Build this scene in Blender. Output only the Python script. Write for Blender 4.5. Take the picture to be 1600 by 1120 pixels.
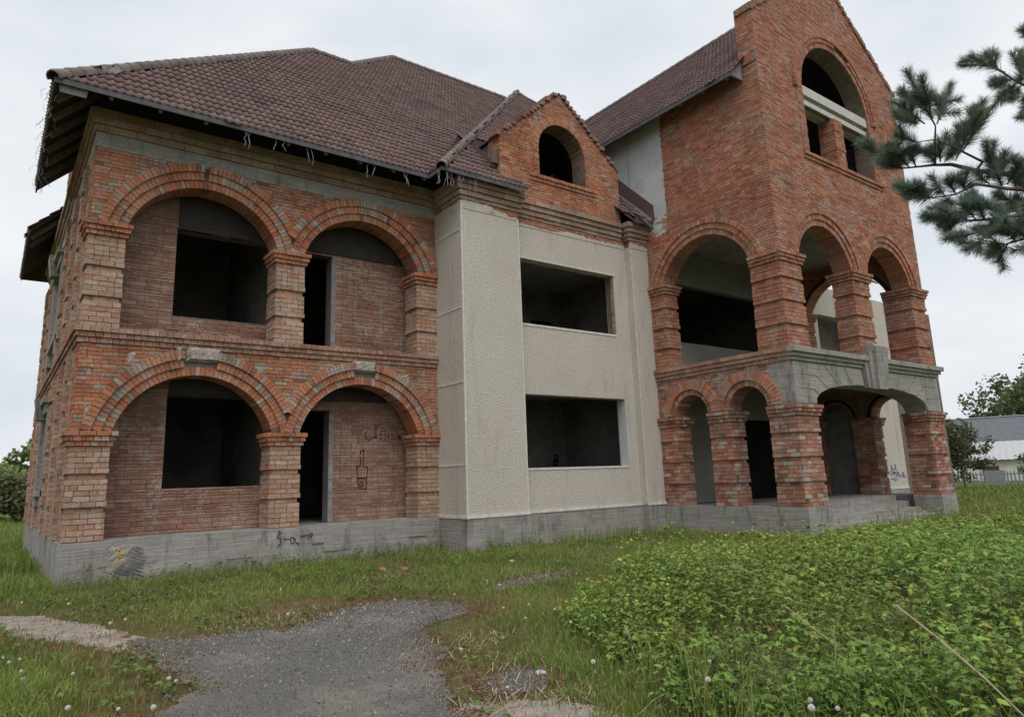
import bpy, math, random
import numpy as np
from mathutils import Vector, Matrix

random.seed(11)
rng = np.random.default_rng(11)
for o in list(bpy.data.objects):
    bpy.data.objects.remove(o)
scene = bpy.context.scene
COL = scene.collection

# ------------------------------------------------------------------ camera
CAM = np.array([-1.1456, -14.5704, 1.6])
YAW, PITCH, ROLL, FPX = 0.6461, 0.1951, -0.0354, 1083.3
CF = np.array([math.sin(YAW)*math.cos(PITCH), math.cos(YAW)*math.cos(PITCH), math.sin(PITCH)])
_R = np.array([math.cos(YAW), -math.sin(YAW), 0.0])
_U = np.cross(_R, CF)
CR = _R*math.cos(ROLL) + _U*math.sin(ROLL)
CU = -_R*math.sin(ROLL) + _U*math.cos(ROLL)
cam_data = bpy.data.cameras.new('camera')
cam = bpy.data.objects.new('camera', cam_data)
COL.objects.link(cam)
cam_data.sensor_fit = 'HORIZONTAL'
cam_data.sensor_width = 36.0
cam_data.lens = FPX/1600*36.0
cam_data.shift_y = -28.6/1600
cam_data.clip_start = 0.05
cam_data.clip_end = 2000
cam.matrix_world = Matrix(((CR[0], CU[0], -CF[0], CAM[0]), (CR[1], CU[1], -CF[1], CAM[1]),
                           (CR[2], CU[2], -CF[2], CAM[2]), (0, 0, 0, 1)))
scene.camera = cam

# ------------------------------------------------------------------ sky, sun, exposure
SUN_AZ, SUN_EL = math.radians(205), math.radians(58)     # azimuth from +Y clockwise
world = bpy.data.worlds.new('World')
scene.world = world
world.use_nodes = True
wn = world.node_tree
for n in list(wn.nodes):
    wn.nodes.remove(n)
w_out = wn.nodes.new('ShaderNodeOutputWorld')
w_bg = wn.nodes.new('ShaderNodeBackground')
w_sky = wn.nodes.new('ShaderNodeTexSky')
w_sky.sky_type = 'NISHITA'
w_sky.sun_disc = False
w_sky.sun_elevation = SUN_EL
w_sky.sun_rotation = SUN_AZ
w_sky.air_density = 1.0
w_sky.dust_density = 4.0
w_scl = wn.nodes.new('ShaderNodeVectorMath'); w_scl.operation = 'SCALE'; w_scl.inputs['Scale'].default_value = 0.06
wn.links.new(w_sky.outputs[0], w_scl.inputs[0])
w_tc = wn.nodes.new('ShaderNodeTexCoord')
w_map = wn.nodes.new('ShaderNodeMapping'); w_map.inputs['Scale'].default_value = (1.0, 1.0, 2.2)
wn.links.new(w_tc.outputs['Generated'], w_map.inputs['Vector'])
w_noise = wn.nodes.new('ShaderNodeTexNoise')
w_noise.inputs['Scale'].default_value = 2.6
w_noise.inputs['Detail'].default_value = 5
w_noise.inputs['Roughness'].default_value = 0.5
wn.links.new(w_map.outputs[0], w_noise.inputs['Vector'])
w_ramp = wn.nodes.new('ShaderNodeValToRGB')
w_ramp.color_ramp.elements[0].position = 0.36
w_ramp.color_ramp.elements[0].color = (0.56, 0.60, 0.65, 1)
w_ramp.color_ramp.elements[1].position = 0.60
w_ramp.color_ramp.elements[1].color = (0.70, 0.72, 0.745, 1)
wn.links.new(w_noise.outputs['Fac'], w_ramp.inputs[0])
w_mix = wn.nodes.new('ShaderNodeMixRGB'); w_mix.inputs[0].default_value = 0.93
wn.links.new(w_scl.outputs[0], w_mix.inputs[1])
wn.links.new(w_ramp.outputs[0], w_mix.inputs[2])
wn.links.new(w_mix.outputs[0], w_bg.inputs[0])
w_bg.inputs[1].default_value = 1.0
wn.links.new(w_bg.outputs[0], w_out.inputs[0])

sun_data = bpy.data.lights.new('sun', 'SUN')
sun_data.energy = 1.5
sun_data.angle = math.radians(45)
sun_data.color = (1.0, 0.965, 0.92)
sun = bpy.data.objects.new('sun', sun_data)
COL.objects.link(sun)
_sd = Vector((math.sin(SUN_AZ)*math.cos(SUN_EL), math.cos(SUN_AZ)*math.cos(SUN_EL), math.sin(SUN_EL)))
sun.rotation_euler = _sd.to_track_quat('Z', 'Y').to_euler()
scene.view_settings.view_transform = 'Standard'
scene.view_settings.look = 'None'
scene.view_settings.exposure = 0.42
scene.view_settings.gamma = 1.0
scene.view_settings.use_curve_mapping = False
scene.render.engine = 'CYCLES'
scene.cycles.max_bounces = 6
scene.cycles.diffuse_bounces = 4

def px_ray(u, v):
    return (u-800)/FPX*CR - (v-531.4)/FPX*CU + CF
def px_at(u, v, depth):            # a point at a given depth in metres along the viewing axis
    return CAM + depth*px_ray(u, v)
def project(P):
    d = np.asarray(P, float) - CAM
    z = d @ CF
    return 800+FPX*(d @ CR)/z, 531.4-FPX*(d @ CU)/z, z

# ------------------------------------------------------------------ materials
MATS = {}
class NT:
    def __init__(s, name, rough=0.9, spec=0.25):
        m = bpy.data.materials.new(name); m.use_nodes = True
        s.m = m; s.t = m.node_tree; s.b = s.t.nodes['Principled BSDF']
        s.b.inputs['Roughness'].default_value = rough
        s.b.inputs['Specular IOR Level'].default_value = spec
        s.pos = s.t.nodes.new('ShaderNodeNewGeometry').outputs['Position']
        MATS[name] = m
    def node(s, t, **kw):
        n = s.t.nodes.new(t)
        for k, v in kw.items(): setattr(n, k, v)
        return n
    def link(s, a, b): s.t.links.new(a, b)
    def noise(s, scale, detail=4, rough=.6, stretch=None, dist=0):
        n = s.node('ShaderNodeTexNoise')
        n.inputs['Scale'].default_value = scale; n.inputs['Detail'].default_value = detail
        n.inputs['Roughness'].default_value = rough; n.inputs['Distortion'].default_value = dist
        src = s.pos
        if stretch:
            mp = s.node('ShaderNodeMapping'); mp.inputs['Scale'].default_value = stretch
            s.link(src, mp.inputs['Vector']); src = mp.outputs[0]
        s.link(src, n.inputs['Vector'])
        return n.outputs['Fac']
    def ramp(s, fac, stops):
        r = s.node('ShaderNodeValToRGB')
        els = r.color_ramp.elements
        while len(els) < len(stops): els.new(0.5)
        for e, (p, c) in zip(els, stops):
            e.position = p; e.color = (c, c, c, 1) if isinstance(c, (int, float)) else (*c, 1)
        s.link(fac, r.inputs[0])
        return r.outputs[0]
    def mix(s, fac, a, b, mode='MIX'):
        n = s.node('ShaderNodeMixRGB', blend_type=mode)
        for i, x in enumerate((fac, a, b)):
            if hasattr(x, 'is_linked'): s.link(x, n.inputs[i])
            elif isinstance(x, (int, float)): n.inputs[i].default_value = x if i == 0 else (x, x, x, 1)
            else: n.inputs[i].default_value = (*x, 1)
        return n.outputs[0]
    def attr(s, name='Col'):
        n = s.node('ShaderNodeAttribute'); n.attribute_name = name
        return n.outputs['Color']
    def bump(s, h, strength=.5, dist=.02):
        n = s.node('ShaderNodeBump'); n.inputs['Strength'].default_value = strength
        n.inputs['Distance'].default_value = dist
        s.link(h, n.inputs['Height']); s.link(n.outputs[0], s.b.inputs['Normal'])
    def color(s, c):
        if hasattr(c, 'is_linked'): s.link(c, s.b.inputs['Base Color'])
        else: s.b.inputs['Base Color'].default_value = (*c, 1)

def mat_brick():
    k = NT('brick', .92, .15)
    c = k.attr()
    c = k.mix(1, c, k.ramp(k.noise(30, 5, .78), [(.27, .42), (.73, 1.5)]), 'MULTIPLY')
    c = k.mix(1, c, k.ramp(k.noise(1.1, 4, .6), [(.3, .84), (.7, 1.34)]), 'MULTIPLY')
    c = k.mix(k.ramp(k.noise(.45, 5, .65), [(.45, 0), (.7, .35)]), c, (.40, .27, .19))
    m1 = k.ramp(k.noise(2.3, 6, .75), [(.50, 0), (.62, .8)])
    m2 = k.ramp(k.noise(13, 5, .75), [(.42, 0), (.56, 1)])
    c = k.mix(k.mix(1, m1, m2, 'MULTIPLY'), c, (.44, .375, .32))
    m3 = k.ramp(k.noise(1.7, 5, .75, (1.3, 1.3, .5)), [(.62, 0), (.74, .6)])
    c = k.mix(m3, c, (.13, .085, .068))
    c = k.mix(k.ramp(k.noise(1.2, 5, .7, (4.5, 4.5, .35)), [(.56, 0), (.72, .55)]), c, (.15, .095, .075))
    c = k.mix(.13, c, (.33, .26, .215))
    k.color(c); k.bump(k.noise(45, 5, .8), .9, .03)
def mat_simple(name, col, var=.25, scale=6, rough=.9, bump=.3, bscale=40, spec=.2, dark=None, stretch=None, bdist=.01):
    k = NT(name, rough, spec)
    c = k.mix(1, col, k.ramp(k.noise(scale, 5, .65, stretch), [(.25, 1-var), (.75, 1+var)]), 'MULTIPLY')
    if dark:
        c = k.mix(k.ramp(k.noise(dark[1], 6, .7, dark[3] if len(dark) > 3 else None), [(dark[2], 0), (dark[2]+.14, .8)]), c, dark[0])
    k.color(c)
    if bump: k.bump(k.noise(bscale, 4, .7), bump, bdist)
    return k
mat_brick()
mat_simple('mortar', (.15, .122, .10), .45, 9, bump=.5)
def mat_concrete():
    k = NT('concrete', .93, .15)
    c = k.mix(k.noise(.9, 6, .65), (.21, .20, .185), (.41, .388, .36))
    c = k.mix(1, c, k.ramp(k.noise(28, 5, .75), [(.3, .72), (.7, 1.2)]), 'MULTIPLY')
    c = k.mix(1, c, k.ramp(k.noise(3, 4, .6, (.35, .35, 9)), [(.35, .78), (.6, 1.08)]), 'MULTIPLY')
    c = k.mix(k.ramp(k.noise(1.6, 6, .75, (2.2, 2.2, .6)), [(.52, 0), (.70, .8)]), c, (.085, .078, .066))
    c = k.mix(k.ramp(k.noise(2.1, 6, .75), [(.56, 0), (.68, .5)]), c, (.42, .395, .35))
    k.color(c)
    h = k.mix(.5, k.noise(55, 5, .8), k.noise(2.5, 3, .6, (.3, .3, 10)))
    k.bump(h, .7, .03)
mat_concrete()
def mat_stucco():
    k = NT('stucco', .95, .1)
    c = k.mix(k.noise(.7, 5, .6), (.49, .443, .388), (.62, .572, .51))
    sp = k.noise(26, 3, .8)
    c = k.mix(1, c, k.ramp(sp, [(.36, .70), (.56, 1.06)]), 'MULTIPLY')
    c = k.mix(k.ramp(k.noise(.9, 6, .7, (1.6, 1.6, .35)), [(.60, 0), (.76, .45)]), c, (.25, .235, .21))
    c = k.mix(k.ramp(k.noise(1.3, 4, .7, (1, 1, .5)), [(.55, 0), (.8, .45)]), c, (.47, .35, .275))
    c = k.mix(k.ramp(k.noise(1.0, 6, .75, (2.6, 2.6, .35)), [(.54, 0), (.74, .5)]), c, (.25, .23, .205))
    k.color(c); k.bump(sp, 1.0, .03)
mat_stucco()
mat_simple('grey_plaster', (.46, .475, .48), .16, 1.2, bump=.2, bscale=25, dark=((.27, .28, .28), 1.1, .6))
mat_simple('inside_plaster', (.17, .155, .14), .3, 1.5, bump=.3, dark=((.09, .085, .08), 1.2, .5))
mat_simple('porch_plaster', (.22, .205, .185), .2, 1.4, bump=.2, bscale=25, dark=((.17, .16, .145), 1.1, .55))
mat_simple('white_strip', (.56, .54, .50), .3, 8, bump=.1)
mat_simple('dark_wood_and_shade', (.05, .045, .042), .4, 5, bump=.3, stretch=(1, 1, 4))  # timber colour, also the shade painted onto the loggia lintels
mat_simple('grey_wood', (.23, .225, .23), .35, 6, bump=.4, stretch=(1, 6, 1))
mat_simple('fascia_grey', (.10, .10, .11), .35, 6, bump=.3)
mat_simple('torn_foil', (.30, .31, .33), .3, 9, .6, bump=.2)
mat_simple('brown_flashing', (.11, .062, .058), .2, 5, .5, bump=.05, spec=.4)
mat_simple('old_lintel', (.47, .455, .43), .15, 4, bump=.3)
def mat_tile():
    k = NT('roof_tile', .72, .3)
    c = k.mix(1, k.attr(), k.ramp(k.noise(18, 4, .7), [(.3, .78), (.7, 1.2)]), 'MULTIPLY')
    c = k.mix(k.ramp(k.noise(.8, 6, .75), [(.5, 0), (.66, .65)]), c, (.055, .045, .047))
    c = k.mix(k.ramp(k.noise(6, 5, .75), [(.62, 0), (.72, .5)]), c, (.20, .19, .16))
    k.color(c); k.bump(k.noise(60, 3, .7), .3, .008)
mat_tile()
mat_simple('roof_bed', (.07, .05, .048), .2, 5)
def mat_leafy(name, trans=.3, rough=.55, var=.25):
    k = NT(name, rough, .3)
    c = k.mix(1, k.attr(), k.ramp(k.noise(9, 3, .6), [(.3, 1-var), (.7, 1+var)]), 'MULTIPLY')
    k.color(c)
    tr = k.node('ShaderNodeBsdfTranslucent'); k.link(c, tr.inputs[0])
    ms = k.node('ShaderNodeMixShader'); ms.inputs[0].default_value = trans
    out = [n for n in k.t.nodes if n.type == 'OUTPUT_MATERIAL'][0]
    k.link(k.b.outputs[0], ms.inputs[1]); k.link(tr.outputs[0], ms.inputs[2]); k.link(ms.outputs[0], out.inputs[0])
mat_leafy('leaf'); mat_leafy('grass', .25, .65); mat_leafy('needle', .3, .6)
k = NT('grit', .95, .1); k.color(k.attr())
mat_simple('bark', (.13, .095, .075), .4, 14, bump=.8, bscale=30, stretch=(1, 1, .3))
mat_simple('dry_stalk', (.36, .30, .20), .3, 10, bump=0)
mat_simple('twig', (.10, .075, .05), .3, 10, bump=0)
def mat_ground():
    k = NT('ground', .97, .08)
    c = k.mix(k.ramp(k.noise(.55, 5, .65), [(.38, 0), (.62, 1)]), (.085, .11, .034), (.15, .115, .060))
    c = k.mix(1, c, k.ramp(k.noise(16, 5, .75), [(.28, .5), (.72, 1.5)]), 'MULTIPLY')
    c = k.mix(k.ramp(k.noise(3.2, 5, .7), [(.56, 0), (.68, .7)]), c, (.19, .105, .058))
    far = k.node('ShaderNodeVectorMath', operation='DISTANCE'); k.link(k.pos, far.inputs[0]); far.inputs[1].default_value = (6, -6, 0)
    rg = k.node('ShaderNodeMapRange'); rg.inputs[1].default_value = 14; rg.inputs[2].default_value = 40
    k.link(far.outputs['Value'], rg.inputs[0])
    g = k.mix(k.noise(.35, 5, .6), (.085, .125, .028), (.15, .165, .05))
    c = k.mix(rg.outputs[0], c, g)
    k.color(c); k.bump(k.noise(24, 6, .8), .8, .03)
mat_ground()
def mat_asphalt():
    k = NT('asphalt', .95, .15)
    c = k.mix(k.noise(1.0, 5, .6), (.10, .096, .092), (.175, .165, .152))
    c = k.mix(1, c, k.ramp(k.noise(55, 4, .85), [(.3, .4), (.7, 1.6)]), 'MULTIPLY')
    c = k.mix(k.ramp(k.noise(.8, 6, .7), [(.50, 0), (.66, .7)]), c, (.285, .24, .195))
    v = k.node('ShaderNodeTexVoronoi', feature='DISTANCE_TO_EDGE'); v.inputs['Scale'].default_value = .8
    wob = k.node('ShaderNodeMixRGB'); wob.inputs[0].default_value = .12
    nz = k.node('ShaderNodeTexNoise'); nz.inputs['Scale'].default_value = 5; k.link(k.pos, nz.inputs['Vector'])
    k.link(k.pos, wob.inputs[1]); k.link(nz.outputs['Color'], wob.inputs[2]); k.link(wob.outputs[0], v.inputs['Vector'])
    crack = k.mix(1, k.ramp(v.outputs['Distance'], [(.0, 1), (.012, 0)]), k.ramp(k.noise(.6, 3, .6), [(.5, 0), (.6, .8)]), 'MULTIPLY')
    c = k.mix(crack, c, (.04, .04, .035))
    k.color(c); k.bump(k.noise(130, 3, .8), .8, .012)
mat_asphalt()
mat_simple('dirt', (.29, .25, .205), .35, 4, bump=.6, bscale=30, dark=((.15, .115, .08), 2.6, .5), bdist=.02)
mat_simple('rubble', (.45, .43, .40), .25, 8, bump=.5)
mat_simple('white_wall', (.62, .62, .60), .12, 2, bump=0)
mat_simple('slate_light', (.42, .42, .43), .18, 3, bump=.2, stretch=(3, 3, .5))
mat_simple('slate_dark', (.13, .135, .15), .2, 3, bump=.2)
mat_simple('brown_boards', (.13, .065, .045), .3, 6, bump=.2)
mat_simple('fence_grey', (.22, .24, .25), .25, 5, bump=.2)
mat_simple('black_paint', (.015, .015, .018), .2, 8, .7, bump=0)
mat_simple('pale_render', (.33, .30, .265), .45, 17, bump=.8, bscale=45, bdist=.03)
mat_simple('chalk_white', (.55, .54, .50), .2, 9, bump=0)
mat_simple('yellow_paint', (.50, .36, .06), .3, 9, bump=0)
mat_simple('violet_paint', (.22, .18, .30), .3, 9, bump=0)
mat_simple('red_paint', (.28, .03, .03), .3, 9, bump=0)
k = NT('dandelion_fluff', .9, .1); k.color((.66, .65, .62))

# ------------------------------------------------------------------ mesh helpers
def link(o, parent=None):
    COL.objects.link(o)
    if parent is not None: o.parent = parent
    return o
def empty(name, label, cat, loc=(0, 0, 0), group=None):
    o = bpy.data.objects.new(name, None); o.location = loc
    o.empty_display_size = .3
    o['label'] = label; o['category'] = cat
    if group: o['group'] = group
    return link(o)
def tag(o, label=None, cat=None, group=None, kind=None):
    if label: o['label'] = label
    if cat: o['category'] = cat
    if group: o['group'] = group
    if kind: o['kind'] = kind
    return o
HEX = ((0, 3, 2, 1), (4, 5, 6, 7), (0, 1, 5, 4), (1, 2, 6, 5), (2, 3, 7, 6), (3, 0, 4, 7))
def mesh_np(name, V, F, cols=None, smooth=False):
    """F: int array (n,k) of equal sized faces or list of tuples."""
    me = bpy.data.meshes.new(name)
    V = np.asarray(V, np.float32)
    if isinstance(F, np.ndarray):
        n, kk = F.shape
        me.vertices.add(len(V)); me.vertices.foreach_set('co', V.ravel())
        me.loops.add(n*kk); me.loops.foreach_set('vertex_index', F.astype(np.int32).ravel())
        me.polygons.add(n)
        me.polygons.foreach_set('loop_start', np.arange(0, n*kk, kk, dtype=np.int32))
        me.polygons.foreach_set('loop_total', np.full(n, kk, np.int32))
        me.update(calc_edges=True)
    else:
        me.from_pydata([tuple(map(float, v)) for v in V], [], F)
    if cols is not None:
        a = me.color_attributes.new('Col', 'FLOAT_COLOR', 'POINT')
        c = np.ones((len(V), 4), np.float32); c[:, :3] = np.asarray(cols, np.float32)
        a.data.foreach_set('color', c.ravel())
    me.polygons.foreach_set('use_smooth', np.full(len(me.polygons), bool(smooth)))
    me.update()
    return me
class MB:
    def __init__(s): s.v = []; s.f = []; s.c = []; s.parts = []
    def add(s, V, F, col=(.5, .5, .5)):
        b = len(s.v); s.parts.append((b, len(s.f))); s.v += [tuple(p) for p in V]
        s.f += [tuple(i+b for i in f) for f in F]; s.c += [col]*len(V)
        return s
    def box(s, x0, x1, y0, y1, z0, z1, col=(.5, .5, .5)):
        return s.add([(x0, y0, z0), (x1, y0, z0), (x1, y1, z0), (x0, y1, z0),
                      (x0, y0, z1), (x1, y0, z1), (x1, y1, z1), (x0, y1, z1)], HEX, col)
    def bar(s, A, B, w, h, col=(.5, .5, .5), up=(0, 0, 1)):
        A = np.array(A, float); B = np.array(B, float); d = B-A; d = d/np.linalg.norm(d)
        sd = np.cross(d, up); n = np.linalg.norm(sd)
        sd = np.array([1, 0, 0.]) if n < 1e-6 else sd/n
        u = np.cross(sd, d); V = []
        for P in (A, B):
            V += [P-sd*w/2-u*h/2, P+sd*w/2-u*h/2, P+sd*w/2+u*h/2, P-sd*w/2+u*h/2]
        return s.add(V, HEX, col)
    def tube(s, pts, radii, n=6, col=(.5, .5, .5)):
        pts = [np.array(p, float) for p in pts]; V = []; F = []
        for i, p in enumerate(pts):
            d = pts[min(i+1, len(pts)-1)]-pts[max(i-1, 0)]; d /= np.linalg.norm(d)+1e-9
            a = np.cross(d, (0, 0, 1)); a = np.array([1, 0, 0.]) if np.linalg.norm(a) < 1e-3 else a/np.linalg.norm(a)
            b = np.cross(a, d)
            for j in range(n):
                t = 2*math.pi*j/n; V.append(p+(a*math.cos(t)+b*math.sin(t))*radii[i])
        for i in range(len(pts)-1):
            for j in range(n):
                F.append((i*n+j, i*n+(j+1) % n, (i+1)*n+(j+1) % n, (i+1)*n+j))
        F.append(tuple(range(n))); F.append(tuple(range((len(pts)-1)*n, len(pts)*n)))
        return s.add(V, F, col)
    def build_split(s, name, mat, parent=None):       # one object for each added solid
        out = []
        for i, (a, f0) in enumerate(s.parts):
            b, f1 = s.parts[i+1] if i+1 < len(s.parts) else (len(s.v), len(s.f))
            q = MB(); q.v = s.v[a:b]; q.f = [tuple(j-a for j in f) for f in s.f[f0:f1]]; q.c = s.c[a:b]
            out.append(q.build(name, mat, parent))
        return out
    def build(s, name, mat, parent=None, kind=None, label=None, smooth=False):
        o = bpy.data.objects.new(name, mesh_np(name, s.v, s.f, s.c, smooth))
        o.data.materials.append(MATS[mat]); link(o, parent)
        if kind: o['kind'] = kind
        if label: o['label'] = label
        return o
class Fr:                     # a wall frame: a along the wall, z up, d out of the wall
    def __init__(s, P, u, n): s.P = np.array(P, float); s.u = np.array(u, float); s.n = np.array(n, float)
    def pt(s, a, z, d): return s.P+s.u*a+s.n*d+np.array((0, 0, z))
    def hexa(s, a0, a1, z0, z1, d0, d1, b0=None, b1=None):
        b0 = a0 if b0 is None else b0; b1 = a1 if b1 is None else b1
        return [s.pt(a0, z0, d0), s.pt(a1, z0, d0), s.pt(a1, z0, d1), s.pt(a0, z0, d1),
                s.pt(b0, z1, d0), s.pt(b1, z1, d0), s.pt(b1, z1, d1), s.pt(b0, z1, d1)]

# bricks are collected first; the 300 that show largest become objects, the rest one mesh per part
PIECES = {'brick': [], 'voussoir': [], 'cornice_block': []}
def piece(fam, part, V8, col, vis=True):
    PIECES[fam].append((part, np.array(V8), col, vis))
def jit(c, s=.10):
    k = 1+random.uniform(-s, s)
    return (c[0]*k, c[1]*k*random.uniform(.95, 1.05), c[2]*k*random.uniform(.93, 1.07))
def palette(cols, weights):
    def f(): return jit(random.choices(cols, weights)[0])
    return f
ORANGE = palette([(.42, .150, .072), (.37, .122, .060), (.45, .18, .092), (.27, .09, .055), (.41, .225, .15), (.14, .075, .055), (.38, .30, .24)],
                 [34, 26, 18, 7, 5, 1.0, 1.2])
PINK = palette([(.46, .305, .225), (.41, .255, .18), (.50, .36, .275), (.37, .21, .145), (.44, .28, .185), (.45, .20, .115), (.33, .23, .175)],
               [26, 24, 14, 14, 12, 6, 5])
BACK = palette([(.325, .185, .135), (.28, .15, .108), (.36, .225, .17), (.245, .125, .09), (.31, .145, .098)], [26, 24, 16, 14, 10])
STRING = palette([(.37, .195, .135), (.32, .155, .105), (.42, .25, .18), (.28, .14, .10)], [26, 22, 14, 12])
TOWER = palette([(.37, .138, .080), (.32, .108, .064), (.40, .162, .096), (.25, .088, .06), (.37, .20, .14), (.17, .08, .06), (.37, .27, .20)],
                [34, 28, 16, 8, 5, 1.2, 1.2])
TOWLOW = palette([(.36, .142, .088), (.30, .108, .070), (.41, .19, .12), (.24, .08, .052), (.42, .28, .205), (.12, .07, .055), (.42, .37, .32)],
                 [28, 22, 14, 12, 9, 7, 8])
BLOCKP = palette([(.30, .20, .155), (.335, .235, .185), (.26, .165, .125), (.36, .27, .215), (.29, .16, .115)], [22, 20, 16, 12, 8])
GREYM = palette([(.31, .25, .205), (.36, .31, .265), (.27, .21, .165)], [1, 1, 1])

def lay(part, fr, iv, z0, z1, proud, pal, h=.077, L=.25, joint=.010, depth=.09, vis=True, recess=None, fam='brick', jitter=.006, colfn=None, phase=0):
    k = 0; z = z0
    n = max(1, round((z1-z0)/h)); hh = (z1-z0)/n
    for k in range(n):
        za = z0+k*hh; zm = za+hh/2
        d = proud
        if recess and recess(k, n): d = proud-recess(k, n)
        for (a, b) in iv(zm):
            if b-a < .03: continue
            x = a; first = True
            while x < b-.005:
                l = L*random.uniform(.94, 1.05)
                if random.random() < .16: l *= .5
                if first and (k+phase) % 2: l *= .5
                first = False
                e = x+l
                if b-e < .07: e = b
                dj = d+random.uniform(-jitter, jitter)
                j = joint/2
                c = pal()
                if colfn:
                    c2 = colfn((x+e)/2, zm)
                    if c2 == 'skip': x = e; continue
                    if c2 is not None: c = c2
                V = fr.hexa(x+j, e-j, za+j*random.uniform(.6, 1.3), za+hh-j*random.uniform(.6, 1.3), d-depth, dj)
                for i in (2, 3, 6, 7):
                    V[i] = V[i]+fr.n*random.uniform(-.003, .003)+np.array((0, 0, random.uniform(-.002, .002)))
                piece(fam, part, V, c, vis)
                x = e

def ring(part, fr, ca, cz, R, th, zs, d0, d1, pal, w=.088, dmg=None, end=None, vis=True):
    """one order of an arch: voussoirs on radius R..R+th, from height zs over the crown"""
    Rm = R+th/2
    s = max(-1, min(1, (zs-cz)/Rm)); t0 = math.asin(s); t1 = math.pi-t0
    if end: t0, t1 = end
    n = max(3, round((t1-t0)*Rm/w)); dt = (t1-t0)/n
    for i in range(n):
        a, b = t0+dt*i, t0+dt*(i+1); g = .0045/Rm
        a += g; b -= g
        c = pal()
        if dmg:
            r = dmg((a+b)/2)
            if r == 'skip': continue
            if r is not None: c = r
        dj = d1+random.uniform(-.006, .006); to = th+random.uniform(-.006, .004)
        P = [(R, a), (R, b), (R+to, b), (R+to, a)]
        V = [fr.pt(ca+r*math.cos(t), cz+r*math.sin(t), d0) for r, t in P]+[fr.pt(ca+r*math.cos(t), cz+r*math.sin(t), dj) for r, t in P]
        piece('voussoir', part, V, c, vis)

def arch_open(ca, half, z0, zs, cz, R):
    def f(z):
        if z < z0: return None
        if z <= zs: return (ca-half, ca+half)
        if z < cz+R:
            w = math.sqrt(R*R-(z-cz)**2)
            return (ca-w, ca+w)
        return None
    f.z = [z0, zs]+[cz+R*math.sin(t) for t in np.linspace(math.asin(max(-1, min(1, (zs-cz)/R))), math.pi/2, 12)]
    return f
def rect_open(a, b, z0, z1):
    def f(z): return (a, b) if z0 < z < z1 else None
    f.z = [z0, z1]
    return f
def cut(outer, ops, z):
    o = outer(z)
    if o is None: return []
    segs = [o]
    for f in ops:
        w = f(z)
        if w is None: continue
        out = []
        for (a, b) in segs:
            if w[1] <= a or w[0] >= b: out.append((a, b)); continue
            if w[0] > a: out.append((a, w[0]))
            if w[1] < b: out.append((w[1], b))
        segs = out
    return segs
def wall_mesh(fr, outer, ops, z0, z1, T, crit=(), d=0.0):
    """solid wall with openings and reveals"""
    m = MB()
    zs = sorted({round(z, 4) for z in [z0, z1, *crit, *[q for f in ops for q in f.z]] if z0 <= z <= z1})
    for a, b in zip(zs[:-1], zs[1:]):
        if b-a < 1e-3: continue
        e = 1e-4
        s0 = cut(outer, ops, a+e); s1 = cut(outer, ops, b-e); sm = cut(outer, ops, (a+b)/2)
        if not (len(s0) == len(s1) == len(sm)): s0 = s1 = sm
        for (p, q), (r, t) in zip(s0, s1):
            m.add(fr.hexa(p, q, a, b, d-T, d, r, t), HEX)
    return m

BLD = empty('brick_mansion', 'unfinished two-storey red brick mansion with arched loggias, gabled tower and brown tiled roof', 'building')

# ------------------------------------------------------------------ the mansion: key dimensions (metres)
XC, XT, XR, AX = 7.5, 14.09, 21.98, 18.035      # centre bay left edge, tower left face, tower right face, tower axis
YC, YB, YT = -1.23, -1.0, -5.43                # column face, recessed bay face, tower front
ZP, CAP, ST0, ST1, UCAP, BD0, BD1, COR = .76, 2.68, 4.29, 4.585, 6.62, 8.13, 8.43, 8.86
TP, TCAP, TS0, TS1, TUC = .69, 3.08, 4.14, 4.46, 6.90
FL = Fr((0, 0, 0), (1, 0, 0), (0, -1, 0))
FS = Fr((0, 0, 0), (0, 1, 0), (-1, 0, 0))
FTF = Fr((XT, YT, 0), (1, 0, 0), (0, -1, 0))
FTS = Fr((XT, YC, 0), (0, -1, 0), (-1, 0, 0))
FTR = Fr((XR, YC, 0), (0, -1, 0), (1, 0, 0))
FTI = Fr((XR-.5, YC, 0), (0, -1, 0), (-1, 0, 0))      # inner face of the tower's right wall

def seg_arch(ca, half, zs, crown):
    r = crown-zs; R = (half*half+r*r)/(2*r)
    return dict(ca=ca, half=half, zs=zs, R=R, cz=crown-R)
def ring_cut(a, extra):
    return arch_open(a['ca'], a['half']+extra, a['zs']-5, a['zs']-5, a['cz'], a['R']+extra) if False else \
        (lambda z, a=a, e=extra: None if abs(z-a['cz']) >= a['R']+e else (a['ca']-math.sqrt((a['R']+e)**2-(z-a['cz'])**2), a['ca']+math.sqrt((a['R']+e)**2-(z-a['cz'])**2)))

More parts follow.
